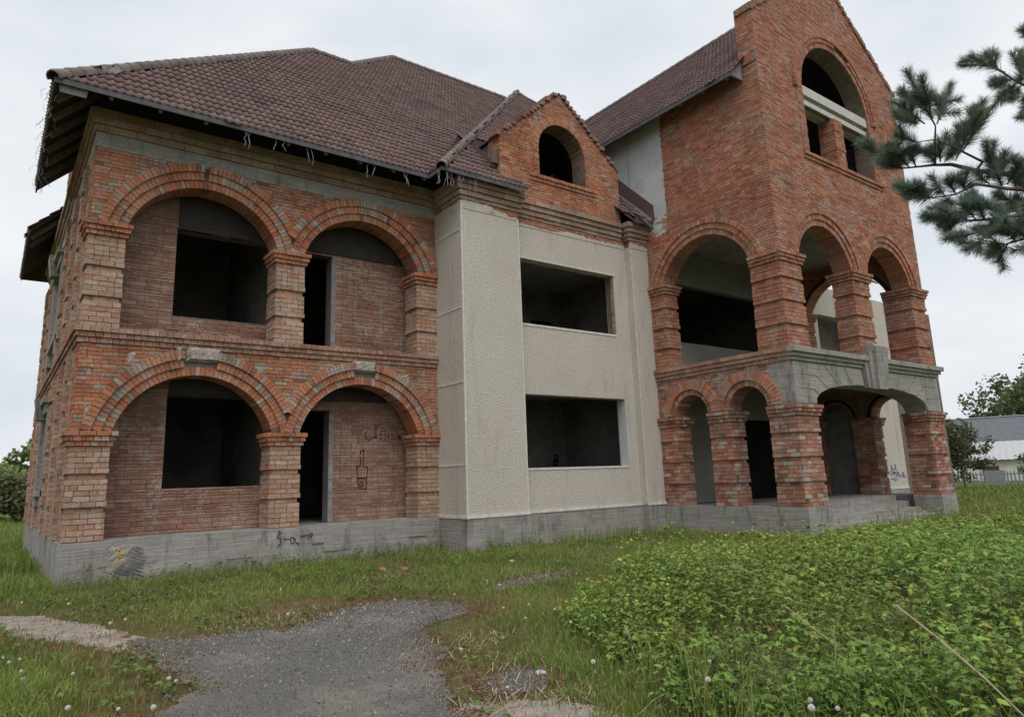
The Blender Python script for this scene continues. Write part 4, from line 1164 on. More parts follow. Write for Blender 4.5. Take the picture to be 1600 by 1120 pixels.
def in_poly(poly, X, Y):
    r = np.zeros(len(X), bool); n = len(poly); j = n-1
    for i in range(n):
        xi, yi = poly[i][:2]; xj, yj = poly[j][:2]
        c = ((yi > Y) != (yj > Y)) & (X < (xj-xi)*(Y-yi)/(yj-yi+1e-12)+xi); r ^= c; j = i
    return r
def dist_poly(poly, X, Y):
    P = np.array([p[:2] for p in poly]); d = np.full(len(X), 1e9)
    for a, b in zip(P, np.roll(P, -1, 0)):
        v = b-a; t = np.clip(((X-a[0])*v[0]+(Y-a[1])*v[1])/(v@v+1e-12), 0, 1)
        d = np.minimum(d, np.hypot(X-a[0]-t*v[0], Y-a[1]-t*v[1]))
    return d
_perm = rng.random((256, 256))
def vnoise(X, Y, s):
    x = X*s+37.3; y = Y*s+11.7; i = np.floor(x).astype(int); j = np.floor(y).astype(int)
    f = x-i; g = y-j; f = f*f*(3-2*f); g = g*g*(3-2*g)
    q = lambda a, b: _perm[a % 256, b % 256]
    return (q(i, j)*(1-f)+q(i+1, j)*f)*(1-g)+(q(i, j+1)*(1-f)+q(i+1, j+1)*f)*g
def fbm(X, Y, s): return .55*vnoise(X, Y, s)+.3*vnoise(X, Y, s*2.3)+.15*vnoise(X, Y, s*5.1)
def footprint(X, Y):
    return ((X > -.1) & (X < 36) & (Y > -.09) & (Y < 13)) | ((X > 7.45) & (X < 28.6) & (Y > -1.3)) | ((X > 14.0) & (X < 22.06) & (Y > -5.5))
def sample(r0, r1, dens, a0=-14, a1=92):
    a0, a1 = math.radians(a0), math.radians(a1); n = int(dens*.5*(a1-a0)*(r1*r1-r0*r0))
    r = np.sqrt(rng.random(n)*(r1*r1-r0*r0)+r0*r0); a = a0+rng.random(n)*(a1-a0)
    return CAM[0]+r*np.sin(a), CAM[1]+r*np.cos(a), r
BUSH = np.array([(1.2, -13.9), (2.0, -12.6), (2.35, -11.6), (2.75, -10.9), (3.3, -10.0), (3.55, -9.3), (4.0, -8.5), (4.9, -7.7), (5.9, -6.9), (7.2, -6.35), (9.0, -6.1), (11.0, -6.2), (13.2, -6.3), (15.5, -6.2), (18, -6.1), (22, -6.1), (24, -7.0), (24, -19), (1.2, -19)])

# ------------------------------------------------------------------ grass
def blades(X, Y, h, w, col, seed=0):
    n = len(X); a = rng.random(n)*2*np.pi; ca, sa_ = np.cos(a), np.sin(a)
    ln = rng.random(n)*.55+.1; b = rng.random(n)*2*np.pi
    dx, dy = np.cos(b)*ln*h, np.sin(b)*ln*h
    Z = np.zeros(n)
    V = np.empty((n, 5, 3), np.float32)
    V[:, 0] = np.stack([X-ca*w/2, Y-sa_*w/2, Z-.01], 1); V[:, 1] = np.stack([X+ca*w/2, Y+sa_*w/2, Z-.01], 1)
    mx, my = X+dx*.35, Y+dy*.35
    V[:, 2] = np.stack([mx-ca*w*.4, my-sa_*w*.4, h*.6], 1); V[:, 3] = np.stack([mx+ca*w*.4, my+sa_*w*.4, h*.6], 1)
    V[:, 4] = np.stack([X+dx, Y+dy, h*(1-.35*ln)], 1)
    F = np.array([(0, 1, 3), (0, 3, 2), (2, 3, 4)])
    F = (F[None]+5*np.arange(n)[:, None, None]).reshape(-1, 3)
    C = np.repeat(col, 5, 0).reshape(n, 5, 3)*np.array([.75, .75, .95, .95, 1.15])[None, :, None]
    return V.reshape(-1, 3), F, C.reshape(-1, 3)
GV, GF, GC, off = [], [], [], 0
for (r0, r1, dens, wf) in ((1.2, 4, 1500, 1.0), (4, 7, 1250, 1.1), (7, 11, 720, 1.35), (11, 17, 380, 1.8), (17, 28, 130, 2.8), (28, 60, 28, 5.5)):
    X, Y, r = sample(r0, r1, dens)
    da = np.minimum.reduce([dist_poly(q, X, Y) for q in (ASPH, PATH)])
    keep = ~footprint(X, Y)
    for q in (ASPH, PATH, PAT1, PAT2, PAT3):
        ins = in_poly(q, X, Y); dq = dist_poly(q, X, Y)
        creep = np.where(fbm(X, Y, 3.0) > .5, .30, .10)*(.6+.8*fbm(X+5, Y, 1.1))
        keep &= ~ins | (rng.random(len(X)) < np.clip(1-dq/creep, 0, 1)*.5+(.012 if q is not PAT3 else .12))
    inb = in_poly(BUSH, X, Y)
    keep &= ~inb | (rng.random(len(X)) < .55)
    bare = fbm(X, Y, .9)
    brown = np.clip(1.15-da/.75, 0, 1)*.75+np.clip((bare-.52)*5, 0, 1)*.8*(Y > -12)*(Y < -.8)*(X > -.2)
    db = np.minimum(np.abs(Y+.1)*1.0+(X > 7.5)*9, np.hypot(X*0, Y+1.3)+(X < 7.4)*9)
    brown = .95*brown*np.clip(db/1.0, .1, 1)+.08*np.clip(fbm(X, Y, 2.1)-.3, 0, 1)
    keep &= rng.random(len(X)) > np.clip(brown*.62, 0, .6)
    X, Y, r, brown, da, db, inb = (q[keep] for q in (X, Y, r, brown, da, db, inb))
    n = len(X); hn = fbm(X+40, Y, 1.3)
    h = (.05+.11*hn)*(.7+.6*rng.random(n))
    h *= np.clip(1.1-brown*.75, .3, 1.1)
    tall = np.clip((.35-X)/1.2, 0, 1); h *= 1+tall*.8*hn*1.6
    h *= 1+np.clip(1-db/.45, 0, 1)*1.1
    h = np.where(Y < -11, h*1.25, h)
    h = np.where(r > 17, h*1.7, h)
    h = np.where(inb, h*(1.3+2.6*(rng.random(n) < .25)), h)
    w = (.0045+.004*rng.random(n))*wf
    g1 = np.array([.13, .225, .040]); g2 = np.array([.265, .335, .075]); g3 = np.array([.29, .215, .10]); g4 = np.array([.20, .098, .048])
    t = np.clip(fbm(X, Y+20, .8)*1.6-.4+rng.normal(0, .22, n), 0, 1)[:, None]
    c = g1*(1-t)+g2*t
    tb = np.clip(brown*1.15+rng.normal(0, .2, n), 0, 1)[:, None]
    dry = np.where(rng.random(n)[:, None] < .35, g3, g4)
    c = c*(1-tb)+dry*tb
    sd = rng.random(n) < .05
    c[sd] = g3*1.1
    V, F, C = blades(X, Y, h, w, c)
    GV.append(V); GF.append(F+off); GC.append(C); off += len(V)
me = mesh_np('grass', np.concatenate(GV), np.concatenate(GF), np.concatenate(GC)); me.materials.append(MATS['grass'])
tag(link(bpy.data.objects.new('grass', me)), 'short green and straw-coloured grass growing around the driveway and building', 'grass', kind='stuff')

# ------------------------------------------------------------------ leafy growth (brambles, weeds)
LV0 = np.array([(0, 0, 0), (-.36, .28, .05), (.36, .28, .05), (-.42, .58, .03), (.42, .58, .03), (0, 1.0, -.12)])
LF0 = np.array([(0, 2, 1), (1, 2, 4), (1, 4, 3), (3, 4, 5)])
def leaves(P, D, N, L, col, wd=.95):
    """P base points, D direction of each leaf, N approximate normal, L length"""
    n = len(P); D = D/np.linalg.norm(D, axis=1)[:, None]
    S = np.cross(D, N); S /= np.linalg.norm(S, axis=1)[:, None]+1e-9; N = np.cross(S, D)
    V = P[:, None]+L[:, None, None]*(LV0[None, :, :1]*S[:, None]*wd+LV0[None, :, 1:2]*D[:, None]+LV0[None, :, 2:3]*N[:, None])
    F = (LF0[None]+6*np.arange(n)[:, None, None]).reshape(-1, 3)
    return V.reshape(-1, 3), F, np.repeat(col, 6, 0)
def herb(X, Y, H, Lsize, ncl, green, light, spread=.10, wd=.95):
    """stems at X,Y up to height H with compound leaves; returns leaf arrays and stem list"""
    out = []; n = len(X)
    lx = rng.normal(0, .22, n)*H; ly = rng.normal(0, .22, n)*H
    for k in range(ncl):
        f = 1-(k/ncl)*rng.uniform(.45, .8, n)
        px_ = X+lx*f+rng.normal(0, spread, n)*.5; py_ = Y+ly*f+rng.normal(0, spread, n)*.5; pz = H*f
        a0 = rng.random(n)*2*np.pi
        for q in range(3):
            a = a0+(q-1)*rng.uniform(.9, 1.5)+rng.normal(0, .15, n)
            D = np.stack([np.cos(a), np.sin(a), rng.normal(-.12, .32, n)], 1)
            N = np.stack([rng.normal(0, .35, n), rng.normal(0, .35, n), np.ones(n)], 1)
            pet = Lsize*.45
            P = np.stack([px_, py_, pz], 1)+np.stack([np.cos(a0), np.sin(a0), np.full(n, .1)], 1)*pet[:, None]
            L = Lsize*rng.uniform(.65, 1.15, n)*(1 if q == 1 else .82)
            t = np.clip(f+rng.normal(-.25, .25, n), 0, 1)[:, None]
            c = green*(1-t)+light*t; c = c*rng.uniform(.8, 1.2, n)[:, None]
            yl = rng.random(n) < .02; c[yl] = np.array([.30, .24, .06])
            out.append((P, D, N, L, c))
    P, D, N, L, c = (np.concatenate([o[i] for o in out]) for i in range(5))
    k = P[:, 2] > .015
    return leaves(P[k], D[k], N[k], L[k], c[k], wd)
BV, BF, BC, off = [], [], [], 0
STEMS = []
for (r0, r1, dens, ls, ncl) in ((1.6, 5, 230, .044, 6), (5, 8, 190, .044, 5), (8, 12, 110, .052, 5), (12, 18, 52, .068, 4), (18, 26, 20, .095, 4)):
    X, Y, r = sample(r0, r1, dens, 8, 100)
    k = in_poly(BUSH, X, Y) & ~footprint(X, Y); X, Y, r = X[k], Y[k], r[k]
    de = dist_poly(BUSH, X, Y)
    bare = fbm(X+9, Y-4, .85)
    k = (bare < .53+rng.random(len(X))*.12) | ((r > 11) & (rng.random(len(X)) < .75)); X, Y, r, de = X[k], Y[k], r[k], de[k]
    clump = fbm(X+3, Y+8, 1.15)
    H = np.clip(.12+.45*de, .10, .58)*np.clip(.05+1.9*clump, .3, 1.5)*rng.uniform(.7, 1.2, len(X))
    H *= np.clip(1.1-(r-8)*.07, .40, 1.1)
    t = fbm(X-7, Y, .5)[:, None]
    tallk = (rng.random(len(X)) < .06) & (r < 8); H = np.where(tallk, H*1.4, H)
    spec = (fbm(X+21, Y-13, .7)+rng.normal(0, .08, len(X))) > .52          # two kinds of plants in drifts
    for kind in (0, 1):
        q = spec == bool(kind)
        if not q.any(): continue
        hue = rng.uniform(.78, 1.22, q.sum())[:, None]*(np.array([[1.05, 1.0, .85]]) if kind == 0 else np.array([[.85, 1.0, .85]]))
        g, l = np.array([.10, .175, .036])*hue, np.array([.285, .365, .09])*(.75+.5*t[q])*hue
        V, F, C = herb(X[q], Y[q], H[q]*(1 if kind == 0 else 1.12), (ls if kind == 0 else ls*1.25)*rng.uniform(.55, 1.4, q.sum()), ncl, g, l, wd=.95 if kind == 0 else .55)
        BV.append(V); BF.append(F+off); BC.append(C); off += len(V)
    if r0 < 12:
        for i in range(0, len(X), 2): STEMS.append((X[i], Y[i], H[i]))
# scattered weeds in the lawn and at the foot of the walls
X, Y, r = sample(3.0, 17, 26, -14, 80)
k = ~footprint(X, Y) & ~in_poly(ASPH, X, Y) & ~in_poly(PATH, X, Y) & ~in_poly(BUSH, X, Y)
nearw = (np.abs(Y+.35) < .4) & (X > 0) & (X < 7.5) | (np.abs(Y+1.6) < .35) & (X > 7.5) & (X < 14) | (np.abs(X-13.6) < .5) & (Y < -1.3) & (Y > -6)
k &= nearw | (fbm(X+2, Y+2, .8) > .55)
X, Y, r = X[k], Y[k], r[k]; nw = nearw[k]
V, F, C = herb(X, Y, np.where(nw, .22, .10)*rng.uniform(.5, 1.4, len(X)), np.full(len(X), .05), 3, np.array([.07, .13, .026]), np.array([.14, .215, .045]))
BV.append(V); BF.append(F+off); BC.append(C); off += len(V)
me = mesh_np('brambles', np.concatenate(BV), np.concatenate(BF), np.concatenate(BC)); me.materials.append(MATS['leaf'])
tag(link(bpy.data.objects.new('brambles', me)), 'dense light green bramble and weed growth right of the driveway', 'brambles', kind='stuff')
V = []; F = []
for (x, y, h) in STEMS:
    dx, dy = random.gauss(0, .2)*h, random.gauss(0, .2)*h; b = len(V); w = .0035
    V += [(x-w, y, 0), (x+w, y, 0), (x, y+w, 0), (x+dx-w*.5, y+dy, h), (x+dx+w*.5, y+dy, h), (x+dx, y+dy+w*.5, h)]
    F += [(b, b+1, b+4, b+3), (b+1, b+2, b+5, b+4), (b+2, b, b+3, b+5)]
me = mesh_np('bramble_stems', V, F); me.materials.append(MATS['twig'])
tag(link(bpy.data.objects.new('bramble_stems', me)), 'thin brown stems standing under the bramble leaves', 'stems', kind='stuff')
# dead straw lying in the gaps and on bare patches
V = []; F = []
def straw(cx, cy, n, sx, sy, hz, L0):
    for _ in range(n):
        x, y = random.gauss(cx, sx), random.gauss(cy, sy); a = random.random()*6.28; L = L0*random.uniform(.4, 1.4); z0 = random.uniform(.005, hz); z1 = random.uniform(.005, hz*1.3)
        b = len(V); dx, dy = math.cos(a)*L, math.sin(a)*L; w = random.uniform(.0015, .004); nx, ny = -math.sin(a)*w, math.cos(a)*w
        mx, my, mz = x+dx*.5+random.gauss(0, .03), y+dy*.5+random.gauss(0, .03), (z0+z1)/2+random.uniform(0, .06)
        V.extend([(x-nx, y-ny, z0), (x+nx, y+ny, z0), (mx+nx, my+ny, mz), (mx-nx, my-ny, mz), (x+dx+nx, y+dy+ny, z1), (x+dx-nx, y+dy-ny, z1)])
        F.extend([(b, b+1, b+2, b+3), (b+3, b+2, b+4, b+5)])
for u, v, n, sx, hz, L in ((1170, 1030, 500, .28, .22, .3), (1420, 1040, 700, .45, .3, .35), (1330, 1060, 350, .3, .25, .3), (1560, 1060, 400, .4, .2, .3), (820, 1040, 160, .4, .02, .12), (860, 1085, 130, .3, .02, .12), (760, 1000, 90, .3, .02, .1), (830, 900, 260, .8, .03, .2), (960, 860, 300, 1.0, .05, .3), (1000, 830, 250, .8, .08, .3), (330, 950, 180, .7, .02, .12), (600, 905, 250, .8, .02, .15), (420, 975, 300, .5, .015, .1), (1200, 1100, 300, .3, .2, .3)):
    p = gnd(u, v); straw(p[0], p[1], n, sx, sx*.7, hz, L)
me = mesh_np('dry_straw', V, F); me.materials.append(MATS['dry_stalk'])
tag(link(bpy.data.objects.new('dry_straw', me)), 'dry pale straw and dead stalks lying among the weeds', 'straw', kind='stuff')
# tall dry stalks that stand out singly
for lab, pts, rad in (('long pale dry stalk leaning across the brambles toward the lower right corner', [(1400, 945, .75), (1470, 1000, .72), (1540, 1060, .62), (1600, 1118, .5)], .006),
                      ('thin upright dry stalk in the brambles near the middle of the thicket', [(1303, 985, .75), (1306, 1030, .6), (1315, 1078, .35)], .004),
                      ('thin dry stalk slanting in the brambles left of the long pale stalk', [(1225, 945, .7), (1270, 980, .66), (1302, 1004, .6)], .004),
                      ('short curved dry stalk rising from the brambles below the porch', [(1478, 905, .55), (1473, 925, .4), (1472, 948, .2)], .005)):
    P = [gnd(u, v, z) for u, v, z in pts]
    tag(MB().tube(P, [rad*(1-.5*i/len(P)) for i in range(len(P))], 5).build('dry_stalk', 'dry_stalk'), lab, 'stalk', 'dry stalks in the brambles')

# ------------------------------------------------------------------ dandelion clocks
def head_mesh():
    V = []; F = []
    r = random.Random(4)
    for i in range(90):
        z = 1-2*(i+.5)/90; t = i*2.39996; q = math.sqrt(1-z*z); d = np.array((q*math.cos(t), q*math.sin(t), z))
        a = np.cross(d, (.3, .5, .8)); a /= np.linalg.norm(a); c = np.cross(d, a); R = .021*r.uniform(.9, 1.1); b = len(V)
        V += [d*.004, d*R+a*.0042, d*R-a*.0021+c*.0036, d*R-a*.0021-c*.0036]
        F += [(b, b+1, b+2), (b, b+2, b+3), (b, b+3, b+1), (b+1, b+3, b+2)]
    me = mesh_np('seed_head', V, F); me.materials.append(MATS['dandelion_fluff']); return me
HM = head_mesh()
sm = MB().tube([(0, 0, 0), (.01, .005, .14), (0, 0, .26)], [.0035, .003, .0025], 5); 
me = mesh_np('stem', sm.v, sm.f, np.tile((.13, .17, .06), (len(sm.v), 1))); me.materials.append(MATS['grass'])
D1 = [(5, 1027), (31, 1029), (14, 1034), (33, 1048), (36, 1060), (106, 1105), (114, 1052), (172, 973), (196, 967), (264, 1059), (275, 1063), (439, 920), (450, 959), (459, 957), (710, 928), (787, 949), (826, 944), (867, 951), (821, 965), (185, 1107), (240, 1104), (34, 941), (107, 943)]
D2 = [(892, 971), (927, 1033), (1108, 1032), (1106, 1061), (1266, 1093), (1268, 1105), (1309, 1106), (1106, 827)]
for lst, lab, grp, z0 in ((D1, 'white dandelion seed head on a thin stem in the grass', 'dandelion clocks in the grass', .2), (D2, 'white dandelion seed head standing among the bramble leaves', 'dandelion clocks among the brambles', .42)):
    for (u, v) in lst:
        z = z0*random.uniform(.75, 1.15); p = gnd(u, v, z)
        e = empty('dandelion', lab, 'dandelion', (p[0], p[1], 0), grp)
        o = link(bpy.data.objects.new('stem', me), e); o.scale = (1, 1, z/.26)
        o = link(bpy.data.objects.new('seed_head', HM), e); o.location = (0, 0, z)
        k = random.uniform(.45, .8); o.scale = (k, k, k); o.rotation_euler = (random.random(), random.random(), random.random())

# ------------------------------------------------------------------ gravel on the worn asphalt, moss and litter along its edges
def grit(X, Y, r, z, col):
    n = len(X); a = rng.random(n)*6.28; V = np.empty((n, 5, 3), np.float32)
    for k in range(4):
        q = r*rng.uniform(.7, 1.2, n); V[:, k] = np.stack([X+q*np.cos(a+k*1.571), Y+q*np.sin(a+k*1.571), z-.003+0*X], 1)
    V[:, 4] = np.stack([X+r*.2, Y, z+r*rng.uniform(.5, 1.0, n)], 1)
    F = (np.array([(0, 1, 4), (1, 2, 4), (2, 3, 4), (3, 0, 4)])[None]+5*np.arange(n)[:, None, None]).reshape(-1, 3)
    return V.reshape(-1, 3), F, np.repeat(col, 5, 0)
parts_ = []; off2 = 0
for poly, n, z in ((ASPH, 60000, .016), (PAT1, 4000, .010), (PAT2, 5000, .012), (PATH, 9000, .010), (PAT3, 5000, .006)):
    lo, hi = poly.min(0), poly.max(0); X = rng.uniform(lo[0], hi[0], n); Y = rng.uniform(max(lo[1], -12.5), hi[1], n)
    k = in_poly(poly, X, Y); X, Y = X[k], Y[k]; n = len(X)
    d = np.hypot(X-CAM[0], Y-CAM[1])
    r = (.0035+.0065*rng.random(n)**2)*np.clip(d/6, 1.05, 1.7); big = rng.random(n) < .02; r[big] *= 2.0
    g = rng.choice([.05, .08, .13, .2, .3, .42], n, p=[.18, .28, .32, .15, .05, .02])[:, None]*np.array([[1.04, 1.0, .94]])
    if poly is PATH or poly is PAT3: g = g*.7+np.array([[.12, .10, .08]])
    V, F, C = grit(X, Y, r, z, g); parts_.append((V, F+off2, C)); off2 += len(V)
me = mesh_np('gravel', *(np.concatenate([p[i] for p in parts_]) for i in range(3))); me.materials.append(MATS['grit'])
tag(link(bpy.data.objects.new('gravel', me)), 'loose grey gravel and grit on the worn asphalt driveway', 'gravel', kind='stuff')
parts_ = []; off2 = 0
for poly, n, z, wid in ((ASPH, 60000, .018, .42), (PATH, 14000, .012, .25), (PAT1, 12000, .012, .5), (PAT2, 16000, .014, .45), (PAT3, 10000, .01, .3)):
    lo, hi = poly.min(0)-.5, poly.max(0)+.5; X = rng.uniform(lo[0], hi[0], n); Y = rng.uniform(max(lo[1], -12), hi[1], n)
    d = dist_poly(poly, X, Y); f = fbm(X+1, Y+2, 1.6)
    k = (rng.random(n) < np.clip(1-d/(wid*np.clip(f*2.2-.5, .1, 1.3)), 0, 1)) & ~footprint(X, Y); X, Y = X[k], Y[k]; n = len(X)
    c = np.where(rng.random(n)[:, None] < .6, np.array([[.105, .062, .036]]), np.where(rng.random(n)[:, None] < .5, np.array([[.20, .125, .065]]), np.array([[.06, .05, .028]])))*rng.uniform(.7, 1.3, n)[:, None]
    V, F, C = grit(X, Y, .004+.009*rng.random(n), z, c); parts_.append((V, F+off2, C)); off2 += len(V)
me = mesh_np('moss_litter', *(np.concatenate([p[i] for p in parts_]) for i in range(3))); me.materials.append(MATS['grit'])
tag(link(bpy.data.objects.new('moss_litter', me)), 'rusty brown moss and leaf litter along the asphalt edges', 'litter', kind='stuff')

# ------------------------------------------------------------------ stones and brick fragments
def stone(name, p, r, mat, seed, flat=.6):
    q = random.Random(seed); V = []; F = []; n, k = 7, 4
    for j in range(k):
        ph = math.pi*(j+.5)/k
        for i in range(n):
            t = 2*math.pi*i/n; s = r*q.uniform(.75, 1.15)
            V.append((p[0]+s*math.sin(ph)*math.cos(t), p[1]+s*math.sin(ph)*math.sin(t), r*flat*.6+s*flat*math.cos(ph)))
    for j in range(k-1):
        for i in range(n): F.append((j*n+i, j*n+(i+1) % n, (j+1)*n+(i+1) % n, (j+1)*n+i))
    F.append(tuple(range(n))); F.append(tuple(range((k-1)*n, k*n)))
    m = MB(); m.add(V, F, (.26, .115, .075)); return m.build(name, mat)
for i, (u, v, r) in enumerate(((438, 1067, .02), (445, 1068, .016), (560, 1051, .015), (615, 1012, .018), (670, 1044, .016), (660, 1040, .013), (500, 1025, .014), (800, 879, .07), (781, 915, .03), (845, 1055, .05), (793, 1075, .022), (720, 1016, .03), (262, 1090, .03))):
    tag(stone('stone', gnd(u, v), r, 'rubble', 40+i), 'small pale stone lying on the broken asphalt', 'stone', 'pale stones on the asphalt')
for i, (u, v, r) in enumerate(((597, 893, .09), (603, 902, .06), (632, 892, .08), (198, 997, .05))):
    tag(stone('brick_fragment', gnd(u, v), r, 'brick', 70+i), 'orange broken brick lump lying in the grass', 'brick fragment', 'broken bricks in the grass')

# ------------------------------------------------------------------ trees far behind
def polar(az, d): a = math.radians(az); return CAM[0]+d*math.sin(a), CAM[1]+d*math.cos(a)
def tree(name, label, az, d, h, rad, nl, green, light, group=None, crown0=.25, leaf=.28, trunk=.16, lean=0, squash=1.0, seed=0):
    r = np.random.default_rng(seed+100); q = random.Random(seed)
    x, y = polar(az, d); e = empty(name, label, 'tree' if 'shrub' not in name else 'shrub', (x, y, 0), group)
    m = MB(); m.tube([(0, 0, -.1), (lean*.3, 0, h*.35), (lean*.7, .1, h*.8)], [trunk, trunk*.75, trunk*.25], 7)
    tips = []
    nb = 11
    for i in range(nb):
        z0 = h*(crown0+(.8-crown0)*i/nb)*.8; a = i*2.4+q.random(); L = rad*(.95-.45*i/nb)*q.uniform(.7, 1.1)
        p1 = (math.cos(a)*L*.5+lean*.4, math.sin(a)*L*.5, z0+L*.3); p2 = (math.cos(a)*L+lean*.6, math.sin(a)*L, z0+L*.55)
        m.tube([(lean*z0/h, 0, z0), p1, p2], [trunk*.4, trunk*.25, trunk*.08], 5); tips += [p1, p2, ((p1[0]+p2[0])/2, (p1[1]+p2[1])/2, (p1[2]+p2[2])/2)]
    m.build('trunk', 'bark', e, smooth=True)
    cl = []
    for t in tips:
        for _ in range(3): cl.append((np.array(t)+r.normal(0, rad*.16, 3)*np.array((1, 1, .8)), rad*q.uniform(.13, .26)))
    for _ in range(10): cl.append((np.array((lean*.8+q.uniform(-.35, .35)*rad, q.uniform(-.35, .35)*rad, h*q.uniform(.72, .95))), rad*q.uniform(.14, .25)))
    per = nl//len(cl); P = []; C = []
    for c, s in cl:
        v = r.normal(0, 1, (per, 3)); v /= np.linalg.norm(v, axis=1)[:, None]; v *= (s*r.random(per)**.4)[:, None]; v[:, 2] *= .75*squash
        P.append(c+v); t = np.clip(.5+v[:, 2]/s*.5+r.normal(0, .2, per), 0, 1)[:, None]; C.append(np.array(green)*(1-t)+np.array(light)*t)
    P = np.concatenate(P); C = np.concatenate(C)*r.uniform(.8, 1.2, (len(P), 1)); k = P[:, 2] > .1; P, C = P[k], C[k]
    D = r.normal(0, 1, P.shape); N = r.normal(0, .7, P.shape)+np.array((0, 0, 1))
    V, F, CC = leaves(P, D, N, leaf*r.uniform(.6, 1.2, len(P)), C)
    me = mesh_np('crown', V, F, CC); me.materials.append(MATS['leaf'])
    link(bpy.data.objects.new('crown', me), e)
    return e
G1, G2 = (.055, .085, .028), (.125, .165, .06)
tree('broadleaf_tree', 'tall airy broadleaf tree rising behind the grey roofed house', 73.2, 92, 12.5, 6.5, 5200, (.07, .10, .04), (.15, .19, .085), seed=1, leaf=.42, crown0=.3, trunk=.3)
tree('broadleaf_tree', 'broad green tree behind the right end of the grey roof', 77.5, 88, 11.5, 6.0, 6000, G1, G2, seed=2, leaf=.42, crown0=.25, trunk=.3)
tree('broadleaf_tree', 'small thin leafed tree between the tower and the white outbuilding', 69.2, 47, 4.3, 1.9, 4200, (.06, .075, .035), (.135, .15, .07), seed=3, leaf=.16, crown0=.2, trunk=.07)
tree('broadleaf_tree', 'slender pale tree just right of the tower beyond the fence', 67.6, 60, 4.8, 2.3, 3000, (.07, .09, .045), (.14, .165, .085), seed=4, leaf=.2, crown0=.25, trunk=.08)
tree('garden_shrub', 'rounded green shrub in front of the outbuilding at the right edge', 73.6, 50, 2.4, 1.5, 3000, G1, (.15, .20, .06), seed=5, leaf=.16, crown0=.1, trunk=.05)
for i, (az, d, h, r_, lab) in enumerate(((-6.5, 66, 4.6, 3.0, 'green tree at the far left edge of the meadow'), (-2.2, 70, 4.3, 2.8, 'mid green tree second from the left edge behind the meadow'), (.6, 62, 3.7, 2.3, 'rounded light green tree close to the left corner of the mansion'), (2.4, 76, 6.6, 2.2, 'tall thin grey green tree peeping past the left corner of the mansion'))):
    tree('broadleaf_tree', lab, az, d, h, r_, 5200, (.12, .165, .06), (.25, .31, .115), group='trees behind the meadow', seed=10+i, leaf=.36, crown0=.12, trunk=.16)
for i, (az, d, h, lab) in enumerate(((-4.5, 52, 2.9, 'dark tangled shrub at the meadow edge left of the mansion'), (-.6, 54, 2.8, 'dark brownish shrub at the foot of the meadow trees'), (2.3, 50, 2.6, 'dark shrub touching the left wall of the mansion'))):
    tree('meadow_shrub', lab, az, d, h, 2.6, 4200, (.08, .085, .04), (.16, .17, .075), group='shrubs along the meadow', seed=30+i, leaf=.24, crown0=.05, trunk=.06)
for i, (az, h, lab) in enumerate(((67.4, 7, 'hazy distant tree in the gap beside the tower'), (70.6, 8.5, 'hazy distant tree above the left end of the dark roof'), (79, 9, 'hazy distant tree beyond the right end of the outbuilding'))):
    tree('broadleaf_tree', lab, az, 122, h, 5.0, 1800, (.08, .105, .06), (.14, .17, .095), group='distant tree row', seed=50+i, leaf=.7, crown0=.1, trunk=.2)

# ------------------------------------------------------------------ house, outbuilding and fence to the right
def local(az, d, name, label, cat):
    x, y = polar(az, d); e = empty(name, label, cat, (x, y, 0)); e.rotation_euler = (0, 0, -math.radians(az)); return e
H1 = local(73.0, 74, 'house', 'long low house with dark grey roof behind the white outbuilding', 'house')
MB().box(-9, 12, -2.5, 3.5, -.2, 3.3).build('wall', 'white_wall', H1)
m = MB(); m.add([(-9.5, -3.0, 3.1), (12.5, -3.0, 3.1), (9.5, .5, 5.3), (-6.0, .5, 5.3), (-9.5, 4, 3.1), (12.5, 4, 3.1)], [(0, 1, 2, 3), (3, 2, 5, 4), (1, 5, 2), (0, 3, 4)]); RR = m.build('roof', 'slate_dark', H1)
m = MB(); m.bar((-6, .5, 5.34), (9.5, .5, 5.34), .25, .08); m.build('ridge_cap', 'slate_light', RR)
m = MB(); m.bar((9.5, .5, 5.34), (12.5, -3, 3.14), .25, .08); m.build('ridge_cap', 'slate_light', RR)
MB().box(2.3, 3.2, -1.6, -1.0, 3.7, 4.2).build('roof_light', 'slate_light', RR)
H2 = local(73.0, 63, 'outbuilding', 'low white outbuilding with pale corrugated slate roof behind the fence', 'outbuilding')
MB().box(-3.2, 9, 0, 4, -.2, 1.75).build('wall', 'white_wall', H2)
m = MB(); n = 60
for i in range(n):
    x0, x1 = -3.6+13*i/n, -3.6+13*(i+1)/n; dz = .03 if i % 2 else 0
    m.add([(x0, -.35, 1.62+dz), (x1, -.35, 1.65-dz), (x1, 3.4, 3.05-dz), (x0, 3.4, 3.02+dz)], [(0, 1, 2, 3)])
m.build('roof', 'slate_light', H2)
for x in (-2.9, .4, 2.9, 5.5):
    f = MB().box(x, x+1.0, -.06, .03, .35, 1.2).build('window', 'brown_boards', H2); MB().box(x-.08, x+1.08, -.09, -.0, .27, .345).build('sill', 'white_wall', f)
FN = local(72.5, 54, 'picket_fence', 'grey weathered picket fence in front of the white outbuilding', 'fence')
pm = MB().add([(-.045, -.012, 0), (.045, -.012, 0), (.045, .012, 0), (-.045, .012, 0), (-.045, -.012, .84), (.045, -.012, .84), (.045, .012, .84), (-.045, .012, .84), (0, -.012, .95), (0, .012, .95)],
              [(0, 1, 5, 8, 4), (3, 7, 9, 6, 2), (1, 2, 6, 5), (0, 4, 7, 3), (4, 8, 9, 7), (5, 6, 9, 8)])
pme = mesh_np('picket', pm.v, pm.f); pme.materials.append(MATS['fence_grey'])
for i in range(60):
    o = link(bpy.data.objects.new('picket', pme), FN); o.location = (-4.2+i*.2, 0, random.uniform(-.03, .03)); o.rotation_euler = (0, random.uniform(-.04, .04), 0)
